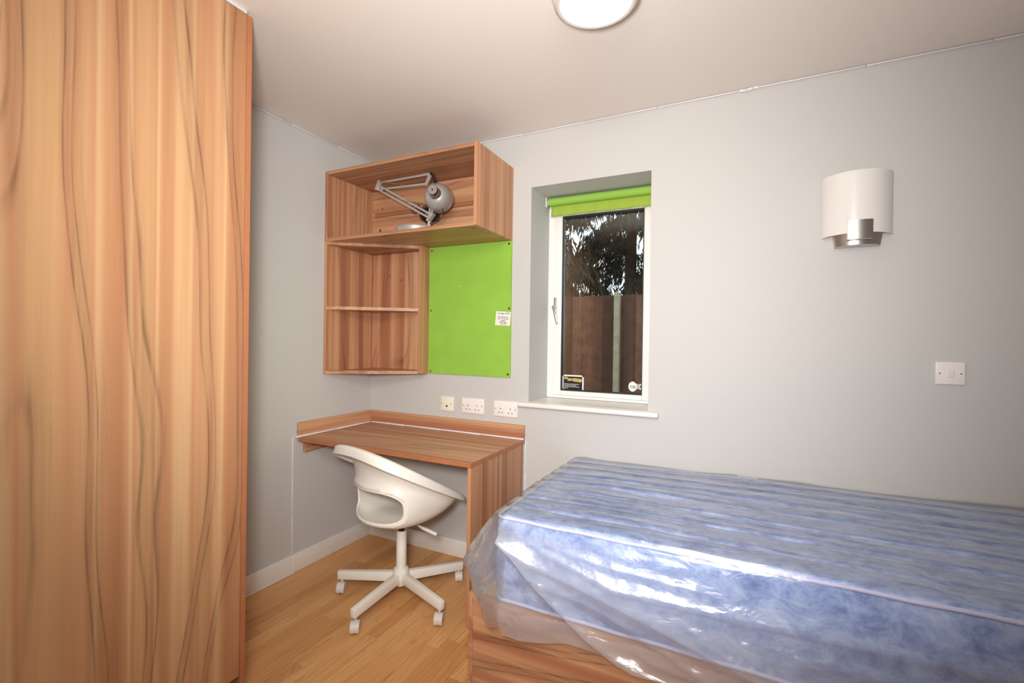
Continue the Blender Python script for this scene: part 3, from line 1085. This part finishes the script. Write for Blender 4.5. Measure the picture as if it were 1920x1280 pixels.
led_path(ls2, [(0.0035, -0.586, 0.1005), (0.0035, -0.590, 0.733)], 0.21, 0.006, 0.004, (1, 0, 0), seed=3)
led_path(ls2, [(0.0175, -0.578, 0.004), (0.0175, -0.582, 0.0985)], 0.2, 0.006, 0.003, (1, 0, 0), seed=3)
led_path(ls2, [(0.0235, -0.590, 0.7325), (0.0235, -0.0235, 0.7325)], 0.28, 0.009, 0.005, (1, 0, 1), seed=4)
led_path(ls2, [(0.0035, -0.590, 0.7345), (0.020, -0.590, 0.7345)], 0.28, 0.008, 0.004, (0, 0, 1), seed=4)
led_path(ls2, [(0.029, -0.0235, 0.7325), (1.107, -0.0235, 0.7325)], 0.27, 0.009, 0.005, (0, -1, 1), jit=0.0006, seed=5)
led_path(ls2, [(1.1085, -0.0045, 0.728), (1.1085, -0.0045, 0.02)], 0.17, 0.006, 0.004, (0, 1, 0), seed=6)
led_path(ls2, [(0.0175, -1.25, 0.004), (0.0175, -0.584, 0.004)], 0.33, 0.006, 0.004, (1, 0, 1), seed=7)
ls3 = thing('led_tape', 'white light tape along the top front edge of wardrobe door', 'light tape', (0.60, -1.6, 2.39))
led_path(ls3, [(WXF + 0.0012, -1.277, 2.3925), (WXF + 0.0012, -1.865, 2.3925)], 0.33, 0.013, 0.007, (1, 0, 0.3), seed=8)
led_path(ls3, [(WXF + 0.003, -1.880, 2.388), (WXF + 0.003, -1.8895, 1.6)], 0.33, 0.012, 0.005, (1, 0, 0), seed=9)

# ------------------------------------------------------------------ bed
bd = thing('bed_base', 'walnut-effect single bed base with high sides under blue mattress', 'bed', (2.25, -0.44, 0))
BX0, BX1, BY0, BZ = 1.2815, 3.352, -0.8637, 0.352
part('side_panel', WBED, bd, (BX0 + 0.0185, BX1 - 0.0185, BY0, BY0 + 0.018, 0.001, BZ))
part('side_panel', WBED, bd, (BX0 + 0.0185, BX1 - 0.0185, -0.020, -0.002, 0.001, BZ))
part('end_panel', WY, bd, (BX0, BX0 + 0.018, BY0, -0.002, 0.001, BZ))
part('end_panel', WY, bd, (BX1 - 0.018, BX1, BY0, -0.002, 0.001, BZ))
part('mattress_board', PALE, bd, (BX0 + 0.0185, BX1 - 0.0185, BY0 + 0.0185, -0.0205, 0.310, 0.328))

MX0, MX1, MY0, MY1, MZ0, MZ1 = 1.405, 3.350, -0.884, -0.012, 0.3545, 0.665
mt_ = thing('mattress', 'thick blue mottled mattress wrapped in clear plastic on the bed', 'mattress', (2.37, -0.44, MZ0))


def mat_top(x, y):
    u = (y - MY0) / (MY1 - MY0)
    v = min(1, (x - MX0) / 0.25)
    dome = 0.016 * (math.sin(math.pi * min(1, max(0, u))) ** 0.5) * (0.4 + 0.6 * v)
    rise = 0.020 * max(0, (x - 1.6) / 1.7) * u
    g = abs(((u * 8.0 + 0.3) % 1.0) - 0.5) * 2
    gro = -0.013 * math.exp(-((1 - g) / 0.16) ** 2) if 0.04 < u < 0.97 else 0
    nz = 0.0035 * mnoise.noise(Vector((x * 7, y * 9, 0.3)))
    return MZ1 + dome + rise + gro + nz


# rounded slab: section around the profile, lofted along x
bm = bmesh.new()
xs_ = [MX0 + 0.0, MX0 + 0.004, MX0 + 0.014, MX0 + 0.03] + [MX0 + 0.03 + (MX1 - MX0 - 0.05) * i / 110 for i in range(1, 111)] + [MX1 - 0.012, MX1]
loops = []
for ix, xx in enumerate(xs_):
    ins = 0.0
    if xx - MX0 < 0.03:
        ins = 0.03 - math.sqrt(max(0, 0.03 ** 2 - (0.03 - (xx - MX0)) ** 2))
        ins = min(ins, 0.022)
    pts = []
    ny, nz_ = 60, 10
    rr = 0.02
    for i in range(ny + 1):                        # top, wall side to room side
        y = MY1 - rr + (MY0 - MY1 + 2 * rr) * i / ny
        pts.append((y, mat_top(xx, y) - ins))
    for k in range(1, 5):                          # near rounded edge
        a = k * math.pi / 10
        pts.append((MY0 + rr - rr * math.sin(a), mat_top(xx, MY0 + rr) - ins - rr + rr * math.cos(a)))
    for i in range(nz_ + 1):                       # near side, bulging
        q_ = i / nz_
        z = (MZ1 - rr) + (MZ0 + rr - MZ1 + rr) * q_
        pts.append((MY0 - 0.012 * math.sin(math.pi * q_) - 0.004 * mnoise.noise(Vector((xx * 5, 3, z * 8))) + ins * 0.5, z))
    for k in range(1, 6):
        a = k * math.pi / 10
        pts.append((MY0 + rr - rr * math.cos(a), MZ0 + rr - rr * math.sin(a)))
    pts.append((MY1 - rr, MZ0))
    pts.append((MY1, MZ0 + rr))
    pts.append((MY1, MZ1 - rr))
    loops.append([bm.verts.new((xx, p[0], p[1])) for p in pts])
for a, b in zip(loops[:-1], loops[1:]):
    n_ = len(a)
    for k in range(n_):
        bm.faces.new((a[k], a[(k + 1) % n_], b[(k + 1) % n_], b[k]))
bm.faces.new(loops[0])
bm.faces.new(loops[-1][::-1])
obj('quilted_body', bm, TICK, mt_, smooth=50)


def piping(z, r, wob):
    bm_ = bmesh.new()
    pts = [(MX0 + 0.004, MY1 - 0.01, z)]
    for i in range(0, 21):
        pts.append((MX0 - 0.002, MY1 - 0.03 + (MY0 + 0.06 - MY1 + 0.03) * i / 20, z + wob * math.sin(i)))
    for k in range(1, 5):
        a = k * math.pi / 10
        pts.append((MX0 - 0.002 + 0.03 - 0.03 * math.cos(a), MY0 + 0.03 - 0.034 * math.sin(a), z))
    for i in range(0, 41):
        pts.append((MX0 + 0.03 + (MX1 - MX0 - 0.03) * i / 40, MY0 - 0.004, z + wob * math.sin(i * 1.3)))
    tube(bm_, pts, r, 8)
    return obj('piping', bm_, PIPING, mt_)


piping(MZ1 - 0.008, 0.0055, 0.0012)
piping(MZ0 + 0.020, 0.0055, 0.0015)

# ------------------------------------------------------------------ plastic bag over the mattress
pc = thing('plastic_cover', 'clear crinkled polythene bag pulled over the blue mattress', 'plastic sheet', (2.3, -0.5, 0.5))


def seg_dist(px, pz, a, b):
    ax, az = a
    bx, bz = b
    L2 = (bx - ax) ** 2 + (bz - az) ** 2
    q_ = max(0, min(1, ((px - ax) * (bx - ax) + (pz - az) * (bz - az)) / L2))
    dx, dz = px - ax - q_ * (bx - ax), pz - az - q_ * (bz - az)
    side = (bx - ax) * (pz - az) - (bz - az) * (px - ax)
    return math.hypot(dx, dz), (1 if side > 0 else -1), q_


RIDGES = [  # crest on the front face (x, z), height, fall-off above and below the crest
    ([(1.412, 0.655), (1.572, 0.499), (1.748, 0.368), (1.84, 0.322), (2.05, 0.270)], 0.044, 0.040, 0.012),
    ([(1.46, 0.610), (1.569, 0.560), (1.70, 0.530), (1.818, 0.500), (2.0, 0.452), (2.184, 0.405), (2.40, 0.36)], 0.040, 0.080, 0.022),
    ([(1.60, 0.60), (1.83, 0.535), (2.18, 0.530), (2.525, 0.540), (2.9, 0.545), (3.3, 0.54)], 0.012, 0.030, 0.008),
    ([(1.60, 0.50), (1.75, 0.47), (1.95, 0.40), (2.15, 0.32)], 0.016, 0.030, 0.012),
    ([(2.30, 0.47), (2.6, 0.485), (3.0, 0.47), (3.3, 0.46)], 0.010, 0.030, 0.009),
    ([(1.93, 0.35), (2.15, 0.325), (2.4, 0.345), (2.8, 0.35)], 0.014, 0.030, 0.010),
    ([(1.55, 0.635), (1.80, 0.590), (2.05, 0.575)], 0.006, 0.014, 0.006),
]


def ridge(x, z):
    o_ = 0.0
    for pl, hgt, wa, wb in RIDGES:
        best = (9, 1, 0)
        for a, b in zip(pl[:-1], pl[1:]):
            d = seg_dist(x, z, a, b)
            if d[0] < best[0]:
                best = d
        d, s, _ = best
        wid = wa if s > 0 else wb
        q_ = d / wid
        o_ += hgt * math.exp(-(q_ * q_) / (0.45 + q_))
    return o_


def crinkle(x, y, z, f):
    v = Vector((x * f, y * f, z * f))
    n1 = 1 - abs(mnoise.noise(v)) * 2
    n2 = 1 - abs(mnoise.noise(v * 2.1 + Vector((7, 3, 1)))) * 2
    return n1 * 0.65 + n2 * 0.35


verts, faces, slack = [], [], []
# perimeter columns: back-left corner -> near-left corner -> along the front
cols = []
RC = 0.05
nl = 70
for i in range(nl):
    y = MY1 + 0.0 + (MY0 + RC - MY1) * i / (nl - 1)
    cols.append((MX0 - 0.004, y, -1.0, 0.0, 'L'))
for k in range(1, 16):
    a = k / 16 * math.pi / 2
    cols.append((MX0 - 0.004 + RC - RC * math.cos(a), MY0 - 0.004 + RC - RC * math.sin(a), -math.cos(a), -math.sin(a), 'C'))
nf = 330
for i in range(nf + 1):
    x = MX0 + RC + (MX1 - MX0 - RC - 0.002) * (i / nf) ** 1.15
    cols.append((x, MY0 - 0.004, 0.0, -1.0, 'F'))
NT = 74


def sm(a, b, x):
    q_ = max(0, min(1, (x - a) / (b - a)))
    return q_ * q_ * (3 - 2 * q_)


edge_rows = []
for ci, (x, y, nx, ny, kind) in enumerate(cols):
    ztop = mat_top(max(x, MX0 + 0.002), max(y, MY0 + 0.004)) + 0.006 if kind != 'F' else mat_top(x, MY0 + 0.01) + 0.006
    colv = []
    cornerness = 1.0 if kind == 'C' else (math.exp(-((y - MY0) / 0.32) ** 2) if kind == 'L' else math.exp(-((x - MX0) / 0.10) ** 2))
    # hem height
    if kind == 'F':
        hem = 0.285 + 0.035 * math.sin((x - 1.5) * 5.0) * sm(1.5, 1.7, x) - 0.02 * sm(2.0, 2.6, x) + 0.004 * mnoise.noise(Vector((x * 9, 0, 2)))
        hem = min(hem, 0.30 + 0.01)
    elif kind == 'C':
        hem = 0.300 + 0.006 * math.sin(ci)
    else:
        hem = 0.372 - 0.050 * sm(-0.6, -0.85, y) if y > -0.60 else 0.372 - 0.072 * sm(-0.60, -0.85, y)
    for j in range(NT):
        q_ = j / (NT - 1)
        z = ztop + (hem - ztop) * q_
        o_ = 0.004 + 0.010 * sm(0, 0.06, q_)
        if kind == 'F':
            o_ += 0.012 * math.sin(math.pi * min(1, q_ * 1.1)) + 0.011 * sm(0.2, 0.9, q_)
            fade = sm(0.02, 0.14, q_)
            o_ += ridge(x, z) * fade
            low = math.exp(-((z - 0.40) / 0.08) ** 2) * sm(1.9, 2.15, x) * (1 - sm(2.55, 2.9, x))
            o_ += 0.007 * low * crinkle(x, 0, z, 17)
            o_ += 0.0028 * fade * crinkle(x * 0.5, 0, z, 13)
            # lower lobe left of the diagonal fold billows out toward the room
            lob = math.exp(-((x - 1.49) / 0.11) ** 2) * sm(0.35, 0.8, q_)
            o_ += 0.030 * lob * (1 - 0.5 * sm(0.85, 1.0, q_))
            o_ += 0.012 * math.exp(-((x - 1.47) / 0.09) ** 2) * crinkle(x, 1, z, 11) * sm(0.1, 0.5, q_)
        else:
            # loose bag end: straight pull from the top edge out to a crease, then back in to the hem
            puff = 0.022 + 0.088 * cornerness
            q0 = 0.50 + 0.06 * math.sin(ci * 0.21)
            shape = (q_ / q0) ** 0.9 if q_ < q0 else 1.0 - 0.72 * ((q_ - q0) / (1 - q0)) ** 1.2
            o_ += puff * shape
            # long pleats fanning down from the mattress corner
            pl = abs(((ci * 0.083 + 0.35 * q_) % 1.0) - 0.5) * 2
            pl2 = abs(((ci * 0.19 - 0.8 * q_) % 1.0) - 0.5) * 2
            o_ += (0.005 + 0.024 * cornerness) * (pl - 0.5) * sm(0.02, 0.4, q_) + (0.002 + 0.008 * cornerness) * (pl2 - 0.5) * sm(0.1, 0.5, q_)
            o_ += (0.002 + 0.007 * cornerness) * crinkle(x, y, z, 9.0) * sm(0.05, 0.3, q_)
        px, py = x + nx * o_, y + ny * o_
        if kind == 'L' and z < BZ + 0.012 and px > BX0 - 0.002 and py > BY0 - 0.004:
            z = BZ + 0.004 + 0.002 * abs(math.sin(ci * 1.1))
        colv.append(len(verts))
        verts.append((px, py, z))
        slack.append(max(0.0, min(1.0, (o_ - 0.020) / 0.070)) * (0.40 if kind != 'F' else 1.0) if z > 0.38 or kind != 'F' else 0.85)
    edge_rows.append(colv)
for a, b in zip(edge_rows[:-1], edge_rows[1:]):
    for j in range(NT - 1):
        faces.append((a[j], a[j + 1], b[j + 1], b[j]))
# top sheet
NXT, NYT = 220, 90
base = len(verts)
for i in range(NXT + 1):
    x = MX0 - 0.004 + (MX1 - 0.002 - MX0 + 0.004) * i / NXT
    for j in range(NYT + 1):
        y = MY0 - 0.006 + (MY1 - MY0 + 0.006) * j / NYT
        z = mat_top(max(x, MX0 + 0.002), min(max(y, MY0 + 0.004), MY1 - 0.004)) + 0.006
        edge = min(1, (y - MY0 + 0.006) / 0.03, (x - MX0 + 0.004) / 0.03)
        wr = crinkle(x * 0.16 + 0.1 * y, y, 0, 15)
        wr2 = max(0, crinkle(x * 0.10 - 0.06 * y, y, 4, 8) - 0.55)
        z += edge * (0.0028 * wr + 0.014 * wr2)
        # a small pulled-up pinch of film near the wall
        z += 0.016 * math.exp(-((x - 2.16) / 0.035) ** 2 - ((y + 0.17) / 0.018) ** 2) * (0.7 + 0.3 * math.sin(x * 160))
        # slack around the near left corner
        z += 0.004 * math.exp(-((x - MX0) / 0.12) ** 2 - ((y - MY0) / 0.12) ** 2) * edge
        verts.append((x, y, z))
for i in range(NXT):
    for j in range(NYT):
        a = base + i * (NYT + 1) + j
        faces.append((a, a + NYT + 1, a + NYT + 2, a + 1))
me = bpy.data.meshes.new('film')
me.from_pydata(verts, [], faces)
slack += [0.0] * (len(verts) - len(slack))
me.attributes.new('slack', 'FLOAT', 'POINT').data.foreach_set('value', slack)
link('film', me, FILM, pc, smooth=60)

# ------------------------------------------------------------------ swivel chair
CHX, CHY = 0.673, -0.500
CH_ANG = 76
ch = thing('swivel_chair', 'white plastic bucket swivel chair on five castors at the desk', 'chair', (CHX, CHY, 0), R(CH_ANG - 90))
KEYS = {
    0: [(0, 0, .404), (0, .12, .407), (0, .18, .425), (0, .21, .442), (0, .232, .456), (0, .245, .460), (0, .255, .463), (0, .264, .465), (0, .274, .465), (0, .284, .460), (0, .289, .446)],
    45: [(0, 0, .404), (.095, .095, .407), (.14, .143, .430), (.162, .169, .454), (.170, .186, .472), (.173, .195, .478), (.176, .203, .485), (.181, .210, .490), (.191, .219, .492), (.202, .229, .485), (.207, .234, .461)],
    90: [(0, 0, .404), (.13, 0, .407), (.176, 0, .430), (.195, -.005, .478), (.203, -.008, .530), (.204, -.010, .562), (.208, -.010, .590), (.217, -.012, .614), (.236, -.014, .627), (.258, -.016, .623), (.268, -.018, .584)],
    135: [(0, 0, .404), (.105, -.105, .408), (.143, -.143, .428), (.160, -.164, .484), (.158, -.164, .555), (.150, -.156, .612), (.158, -.164, .672), (.172, -.182, .722), (.194, -.206, .744), (.216, -.230, .742), (.225, -.240, .704)],
    180: [(0, 0, .404), (0, -.145, .408), (0, -.203, .428), (0, -.226, .482), (0, -.222, .552), (0, -.202, .615), (0, -.206, .688), (0, -.220, .745), (0, -.242, .772), (0, -.270, .774), (0, -.281, .738)],
}
KA = np.zeros((8, 11, 3))
for i, a in enumerate((0, 45, 90, 135, 180, 225, 270, 315)):
    src = a if a <= 180 else 360 - a
    P = np.array(KEYS[src], float)
    if a > 180:
        P = P * np.array([-1, 1, 1])
    KA[i] = P


def cr(p0, p1, p2, p3, t):
    return 0.5 * ((2 * p1) + (-p0 + p2) * t + (2 * p0 - 5 * p1 + 4 * p2 - p3) * t * t + (-p0 + 3 * p1 - 3 * p2 + p3) * t ** 3)


def shell_pt(th, v):
    th = (th % 360) / 45.0
    i = int(th) % 8
    t_ = th - int(th)
    prof = cr(KA[(i - 1) % 8], KA[i], KA[(i + 1) % 8], KA[(i + 2) % 8], t_)
    j = min(int(v), 9)
    s = v - j
    return cr(prof[max(j - 1, 0)], prof[j], prof[j + 1], prof[min(j + 2, 10)], s)


NTH, NV = 120, 61
HC, HW, HV0, HVH, HP = 180.0, 60.0, 3.25, 1.22, 2.8


def hole_r(th, v):
    return (abs((th - HC) / HW) ** HP + abs((v - HV0) / HVH) ** HP) ** (1 / HP)


bm = bmesh.new()
grid = {}
par = {}
c0 = bm.verts.new(tuple(shell_pt(0, 0)))
for j in range(1, NV):
    v = 10.0 * j / (NV - 1)
    for i in range(NTH):
        th = 360.0 * i / NTH
        grid[(i, j)] = (th, v)
inside = set()
for j in range(1, NV - 1):
    for i in range(NTH):
        th, v = 360.0 * (i + 0.5) / NTH, 10.0 * (j + 0.5) / (NV - 1)
        if hole_r(th, v) < 1.0:
            inside.add((i, j))
# snap hole-boundary vertices onto the rounded outline
for (i, j), (th, v) in list(grid.items()):
    around = [((i - a) % NTH, j - b) in inside for a in (0, 1) for b in (0, 1)]
    if any(around) and not all(around):
        r_ = hole_r(th, v)
        grid[(i, j)] = (HC + (th - HC) / r_, HV0 + (v - HV0) / r_)
bv = {}
for (i, j), (th, v) in grid.items():
    bv[(i, j)] = bm.verts.new(tuple(shell_pt(th, v)))
for i in range(NTH):
    bm.faces.new((c0, bv[((i + 1) % NTH, 1)], bv[(i, 1)]))
    for j in range(1, NV - 1):
        if (i, j) in inside:
            continue
        bm.faces.new((bv[(i, j)], bv[((i + 1) % NTH, j)], bv[((i + 1) % NTH, j + 1)], bv[(i, j + 1)]))
for v in [v for v in bm.verts if not v.link_faces]:
    bm.verts.remove(v)
o = obj('seat_shell', bm, PLAST, ch, local=True, smooth=60)
md = o.modifiers.new('thick', 'SOLIDIFY')
md.thickness = 0.007
md.offset = -1.0
md.use_even_offset = False
# rolled collar around the hand hole
bm = bmesh.new()
pts = []
for k in range(72):
    a = 2 * math.pi * k / 72
    ca, sa = math.cos(a), math.sin(a)
    e_ = 2 / HP
    th = HC + HW * 0.985 * math.copysign(abs(ca) ** e_, ca)
    v = HV0 + HVH * 0.985 * math.copysign(abs(sa) ** e_, sa)
    pts.append(tuple(shell_pt(th, v)))
tube(bm, pts, 0.0062, 8, True)
obj('hole_collar', bm, PLAST, ch, local=True)
# seat mount, gas lift, column
bm = bmesh.new()
lathe(bm, [(0.0, 0.4025), (0.062, 0.4025), (0.055, 0.385), (0.034, 0.360), (0.0, 0.360)], seg=32)
obj('seat_mount', bm, PLAST, ch, local=True)
bm = bmesh.new()
cyl(bm, (0, 0, 0.310), (0, 0, 0.3598), 0.0135, seg=24)
obj('gas_lift', bm, BLACK, ch, local=True)
bm = bmesh.new()
lathe(bm, [(0.0, 0.328), (0.0225, 0.328), (0.0245, 0.324), (0.0245, 0.150), (0.034, 0.146), (0.037, 0.138), (0.041, 0.112), (0.038, 0.100), (0.030, 0.072), (0.026, 0.064), (0.0, 0.064)], seg=32)
obj('column', bm, PLAST, ch, local=True)
bm = bmesh.new()


def rot(vx, vy):
    a = -R(CH_ANG - 90)
    return (vx * math.cos(a) - vy * math.sin(a), vx * math.sin(a) + vy * math.cos(a))


l1 = rot(0.178, 0.045)
l0 = rot(0.040, 0.025)
lm = rot(0.095, 0.036)
cyl(bm, (*l0, 0.372), (*lm, 0.346), 0.005, seg=10)
bar(bm, (*lm, 0.347), (*l1, 0.326), 0.016, 0.012, bev=0.003)
obj('height_lever', bm, PLAST, ch, local=True)
CASTOR = plain('grey_castor_plastic', srgb(214, 208, 200), 0.45)
for k in range(5):
    wa = R(271 + 72 * k - (CH_ANG - 90))
    dv = Vector((math.cos(wa), math.sin(wa), 0))
    bm = bmesh.new()
    bar(bm, dv * 0.030 + Vector((0, 0, 0.104)), dv * 0.325 + Vector((0, 0, 0.0865)), 0.034, 0.046, bev=0.004, w1=0.026, h1=0.041)
    leg = obj('base_leg', bm, PLAST, ch, local=True)
    # castor: swivel stem, hood and twin wheels
    cc = dv * 0.305
    ta = wa + R([35, -50, 70, 20, 100][k])
    td = Vector((math.cos(ta), math.sin(ta), 0))
    ts = Vector((-td.y, td.x, 0))
    wc = cc + td * 0.012 + Vector((0, 0, 0.0235))
    cas = bpy.data.objects.new('castor', None)
    bm = bmesh.new()
    # hood: half cylinder over the wheels
    n_ = 16
    prof = []
    for i in range(n_ + 1):
        a = R(-25) + R(230) * i / n_
        prof.append((math.cos(a), math.sin(a)))
    outer = []
    for s in (-0.0185, 0.0185):
        ring_o = [bm.verts.new(wc + ts * s + td * (0.0275 * c_) + Vector((0, 0, 0.0275 * s_ + 0.003))) for c_, s_ in prof]
        ring_i = [bm.verts.new(wc + ts * s * 0.99 + td * (0.0245 * c_) + Vector((0, 0, 0.0245 * s_ + 0.003))) for c_, s_ in prof]
        outer.append((ring_o, ring_i))
    (o1, i1), (o2, i2) = outer
    for i in range(n_):
        bm.faces.new((o1[i], o1[i + 1], o2[i + 1], o2[i]))
        bm.faces.new((i1[i], i1[i + 1], i2[i + 1], i2[i]))
        bm.faces.new((o1[i], o1[i + 1], i1[i + 1], i1[i]))
        bm.faces.new((o2[i], o2[i + 1], i2[i + 1], i2[i]))
    for i in (0, n_):
        bm.faces.new((o1[i], i1[i], i2[i], o2[i]))
    cyl(bm, cc + Vector((0, 0, 0.050)), cc + Vector((0, 0, 0.068)), 0.006, seg=10)
    cst = obj('castor', bm, CASTOR, ch, local=True)
    for s in (-1, 1):
        bm = bmesh.new()
        cyl(bm, wc + ts * s * 0.005, wc + ts * s * 0.018, 0.0235, seg=24)
        obj('wheel', bm, CASTOR, cst, local=True)
    bm = bmesh.new()
    cyl(bm, wc - ts * 0.0049, wc + ts * 0.0049, 0.014, seg=14)
    obj('axle_core', bm, BLACK, cst, local=True)

# ------------------------------------------------------------------ desk lamp in the cabinet
dl = thing('desk_lamp', 'folded silver spring-arm desk lamp standing in the wall cabinet', 'lamp', (0.552, -0.262, KZ0 + T))
LZ = KZ0 + T + 0.0005
bm = bmesh.new()
lathe(bm, [(0.0, 0.0), (0.108, 0.0), (0.112, 0.004), (0.112, 0.026), (0.106, 0.033), (0.085, 0.038), (0.0, 0.041)], (0.552, -0.262, LZ), (0, 0, 1), 48)
obj('base', bm, SILVER, dl)
AY = -0.25
bm = bmesh.new()
cyl(bm, (0.628, AY, LZ + 0.036), (0.628, AY, 1.918), 0.010, 0.007, seg=14)
bar(bm, (0.622, AY, 1.905), (0.655, AY, 1.946), 0.018, 0.032, bev=0.003, up_=(0, 1, 0))
bar(bm, (0.615, AY + 0.012, 1.925), (0.630, AY + 0.012, 1.998), 0.007, 0.016, bev=0.002, up_=(0, 1, 0))
bar(bm, (0.634, AY + 0.012, 1.930), (0.645, AY + 0.012, 1.992), 0.007, 0.010, bev=0.002, up_=(0, 1, 0))
obj('stem_bracket', bm, SILVER, dl)
bm = bmesh.new()
bar(bm, (0.632, AY - 0.008, 1.922), (0.272, AY - 0.008, 2.122), 0.011, 0.011, bev=0.002)
obj('lower_arm', bm, SILVER, dl)
bm = bmesh.new()
bar(bm, (0.655, AY - 0.008, 1.932), (0.292, AY - 0.008, 2.136), 0.011, 0.011, bev=0.002)
obj('lower_arm', bm, SILVER, dl)
bm = bmesh.new()
bar(bm, (0.262, AY - 0.004, 2.118), (0.283, AY - 0.004, 2.172), 0.024, 0.026, bev=0.003, up_=(0, 1, 0), w1=0.012)
obj('elbow_plate', bm, SILVER, dl)
bm = bmesh.new()
bar(bm, (0.280, AY + 0.004, 2.163), (0.592, AY + 0.004, 2.1625), 0.009, 0.0115, bev=0.002)
obj('upper_arm', bm, SILVER, dl)
bm = bmesh.new()
bar(bm, (0.285, AY + 0.004, 2.124), (0.600, AY + 0.004, 2.112), 0.009, 0.0115, bev=0.002)
obj('upper_arm', bm, SILVER, dl)
bm = bmesh.new()
bar(bm, (0.585, AY + 0.004, 2.163), (0.636, AY + 0.004, 2.159), 0.014, 0.020, bev=0.003, up_=(0, 1, 0))
bar(bm, (0.632, AY + 0.004, 2.165), (0.600, AY + 0.004, 2.103), 0.014, 0.018, bev=0.003, up_=(0, 1, 0))
obj('head_bracket', bm, SILVER, dl)
BRASS = plain('spring_steel', srgb(176, 156, 128), 0.35, 0.8)
for a, b in (((0.268, AY - 0.014, 2.166), (0.46, AY - 0.014, 2.122)), ((0.475, AY - 0.016, 2.028), (0.628, AY + 0.006, 1.992))):
    bm = bmesh.new()
    A_, B_ = Vector(a), Vector(b)
    L = (B_ - A_).length
    d = (B_ - A_).normalized()
    s = d.cross(Vector((0, 1, 0))).normalized()
    tt = d.cross(s)
    tube(bm, [A_ + d * L * i / 240 + (s * math.cos(i * 0.95) + tt * math.sin(i * 0.95)) * 0.0032 for i in range(241)], 0.0011, 4)
    obj('spring', bm, BRASS, dl)
# shade and vented cap, turned so the cap faces the room
hd = Vector((0.36, -0.87, 0.0)).normalized()
hc = Vector((0.668, -0.225, 2.036))
bm = bmesh.new()
prof = []
for i in range(0, 15):
    a = R(16 + 74 * i / 14)
    prof.append((0.075 * math.sin(a), 0.075 * math.cos(a)))
prof += [(0.077, -0.018), (0.078, -0.028), (0.075, -0.028), (0.073, -0.016)]
for i in range(14, -1, -1):
    a = R(16 + 74 * i / 14)
    prof.append((0.071 * math.sin(a), 0.071 * math.cos(a)))
prof.append(prof[0])
lathe(bm, prof, hc, hd, 48)
shade = obj('lamp_shade', bm, SILVER, dl)
bm = bmesh.new()
lathe(bm, [(0.031, 0.058), (0.031, 0.074), (0.026, 0.078), (0.026, 0.130), (0.023, 0.135), (0.0, 0.135), (0.0, 0.058), (0.031, 0.058)], hc, hd, 32)
cap = obj('lamp_cap', bm, STEEL, dl)
# vent slots on the cap end
q_ = Vector((0, 0, 1)).rotation_difference(hd)
bm = bmesh.new()
lathe(bm, [(0.0055, 0.1352), (0.0055, 0.1362), (0.0, 0.1362)], hc, hd, 14)
for k in range(8):
    a = 2 * math.pi * k / 8
    u_ = q_ @ Vector((math.cos(a), math.sin(a), 0))
    bar(bm, hc + hd * 0.1356 + u_ * 0.010, hc + hd * 0.1356 + u_ * 0.018, 0.003, 0.001, up_=hd)
obj('vent_slot', bm, HOLE, cap)['kind'] = 'stuff'
# black cable: loop from head to base and the coil behind the stem
bm = bmesh.new()
rg = random.Random(4)
pts = []
for i in range(150):
    a = i * 0.42
    pts.append((0.565 + 0.052 * math.cos(a) + rg.uniform(-1, 1) * 0.004, -0.165 + 0.018 * math.sin(a * 0.37), 1.972 + 0.036 * math.sin(a) + rg.uniform(-1, 1) * 0.004 + 0.012 * math.sin(a * 0.11)))
tube(bm, pts, 0.0028, 5)
obj('cable_coil', bm, BLACK, dl)
bm = bmesh.new()
pts = [(0.640, -0.262, 2.162), (0.652, -0.255, 2.150), (0.655, -0.24, 2.120), (0.648, -0.225, 2.090)]
tube(bm, pts, 0.0075, 8)
obj('cable_sleeve', bm, BLACK, dl)
bm = bmesh.new()
pts = [(0.625, -0.20, 1.998), (0.665, -0.22, 2.004), (0.700, -0.235, 1.975), (0.715, -0.245, 1.93), (0.700, -0.255, 1.900), (0.660, -0.26, 1.885), (0.632, -0.255, 1.892)]
sp = []
for i in range(len(pts) - 1):
    P = [np.array(pts[max(0, min(len(pts) - 1, i + k))]) for k in (-1, 0, 1, 2)]
    for s_ in range(6):
        sp.append(tuple(cr(*P, s_ / 6)))
tube(bm, sp, 0.0022, 6)
obj('cable', bm, BLACK, dl)
bm = bmesh.new()
sp = [(0.500 + 0.03 * math.sin(i * 0.35), -0.20, 2.01 + 0.02 * math.cos(i * 0.55) - 0.001 * i) for i in range(22)]
tube(bm, sp, 0.0024, 6)
obj('cable', bm, BLACK, dl)
# small dark plug end lying on the cabinet floor
pk = thing('cable_plug', 'tiny dark plug end lying on cabinet floor left of the lamp', 'plug', (0.345, -0.300, LZ))
bm = bmesh.new()
box(bm, 0.330, 0.352, -0.315, -0.297, LZ, LZ + 0.018, bev=0.003)
cyl(bm, (0.336, -0.3055, LZ + 0.018), (0.334, -0.3055, LZ + 0.040), 0.004, seg=10)
obj('plug_body', bm, BLACK, pk)
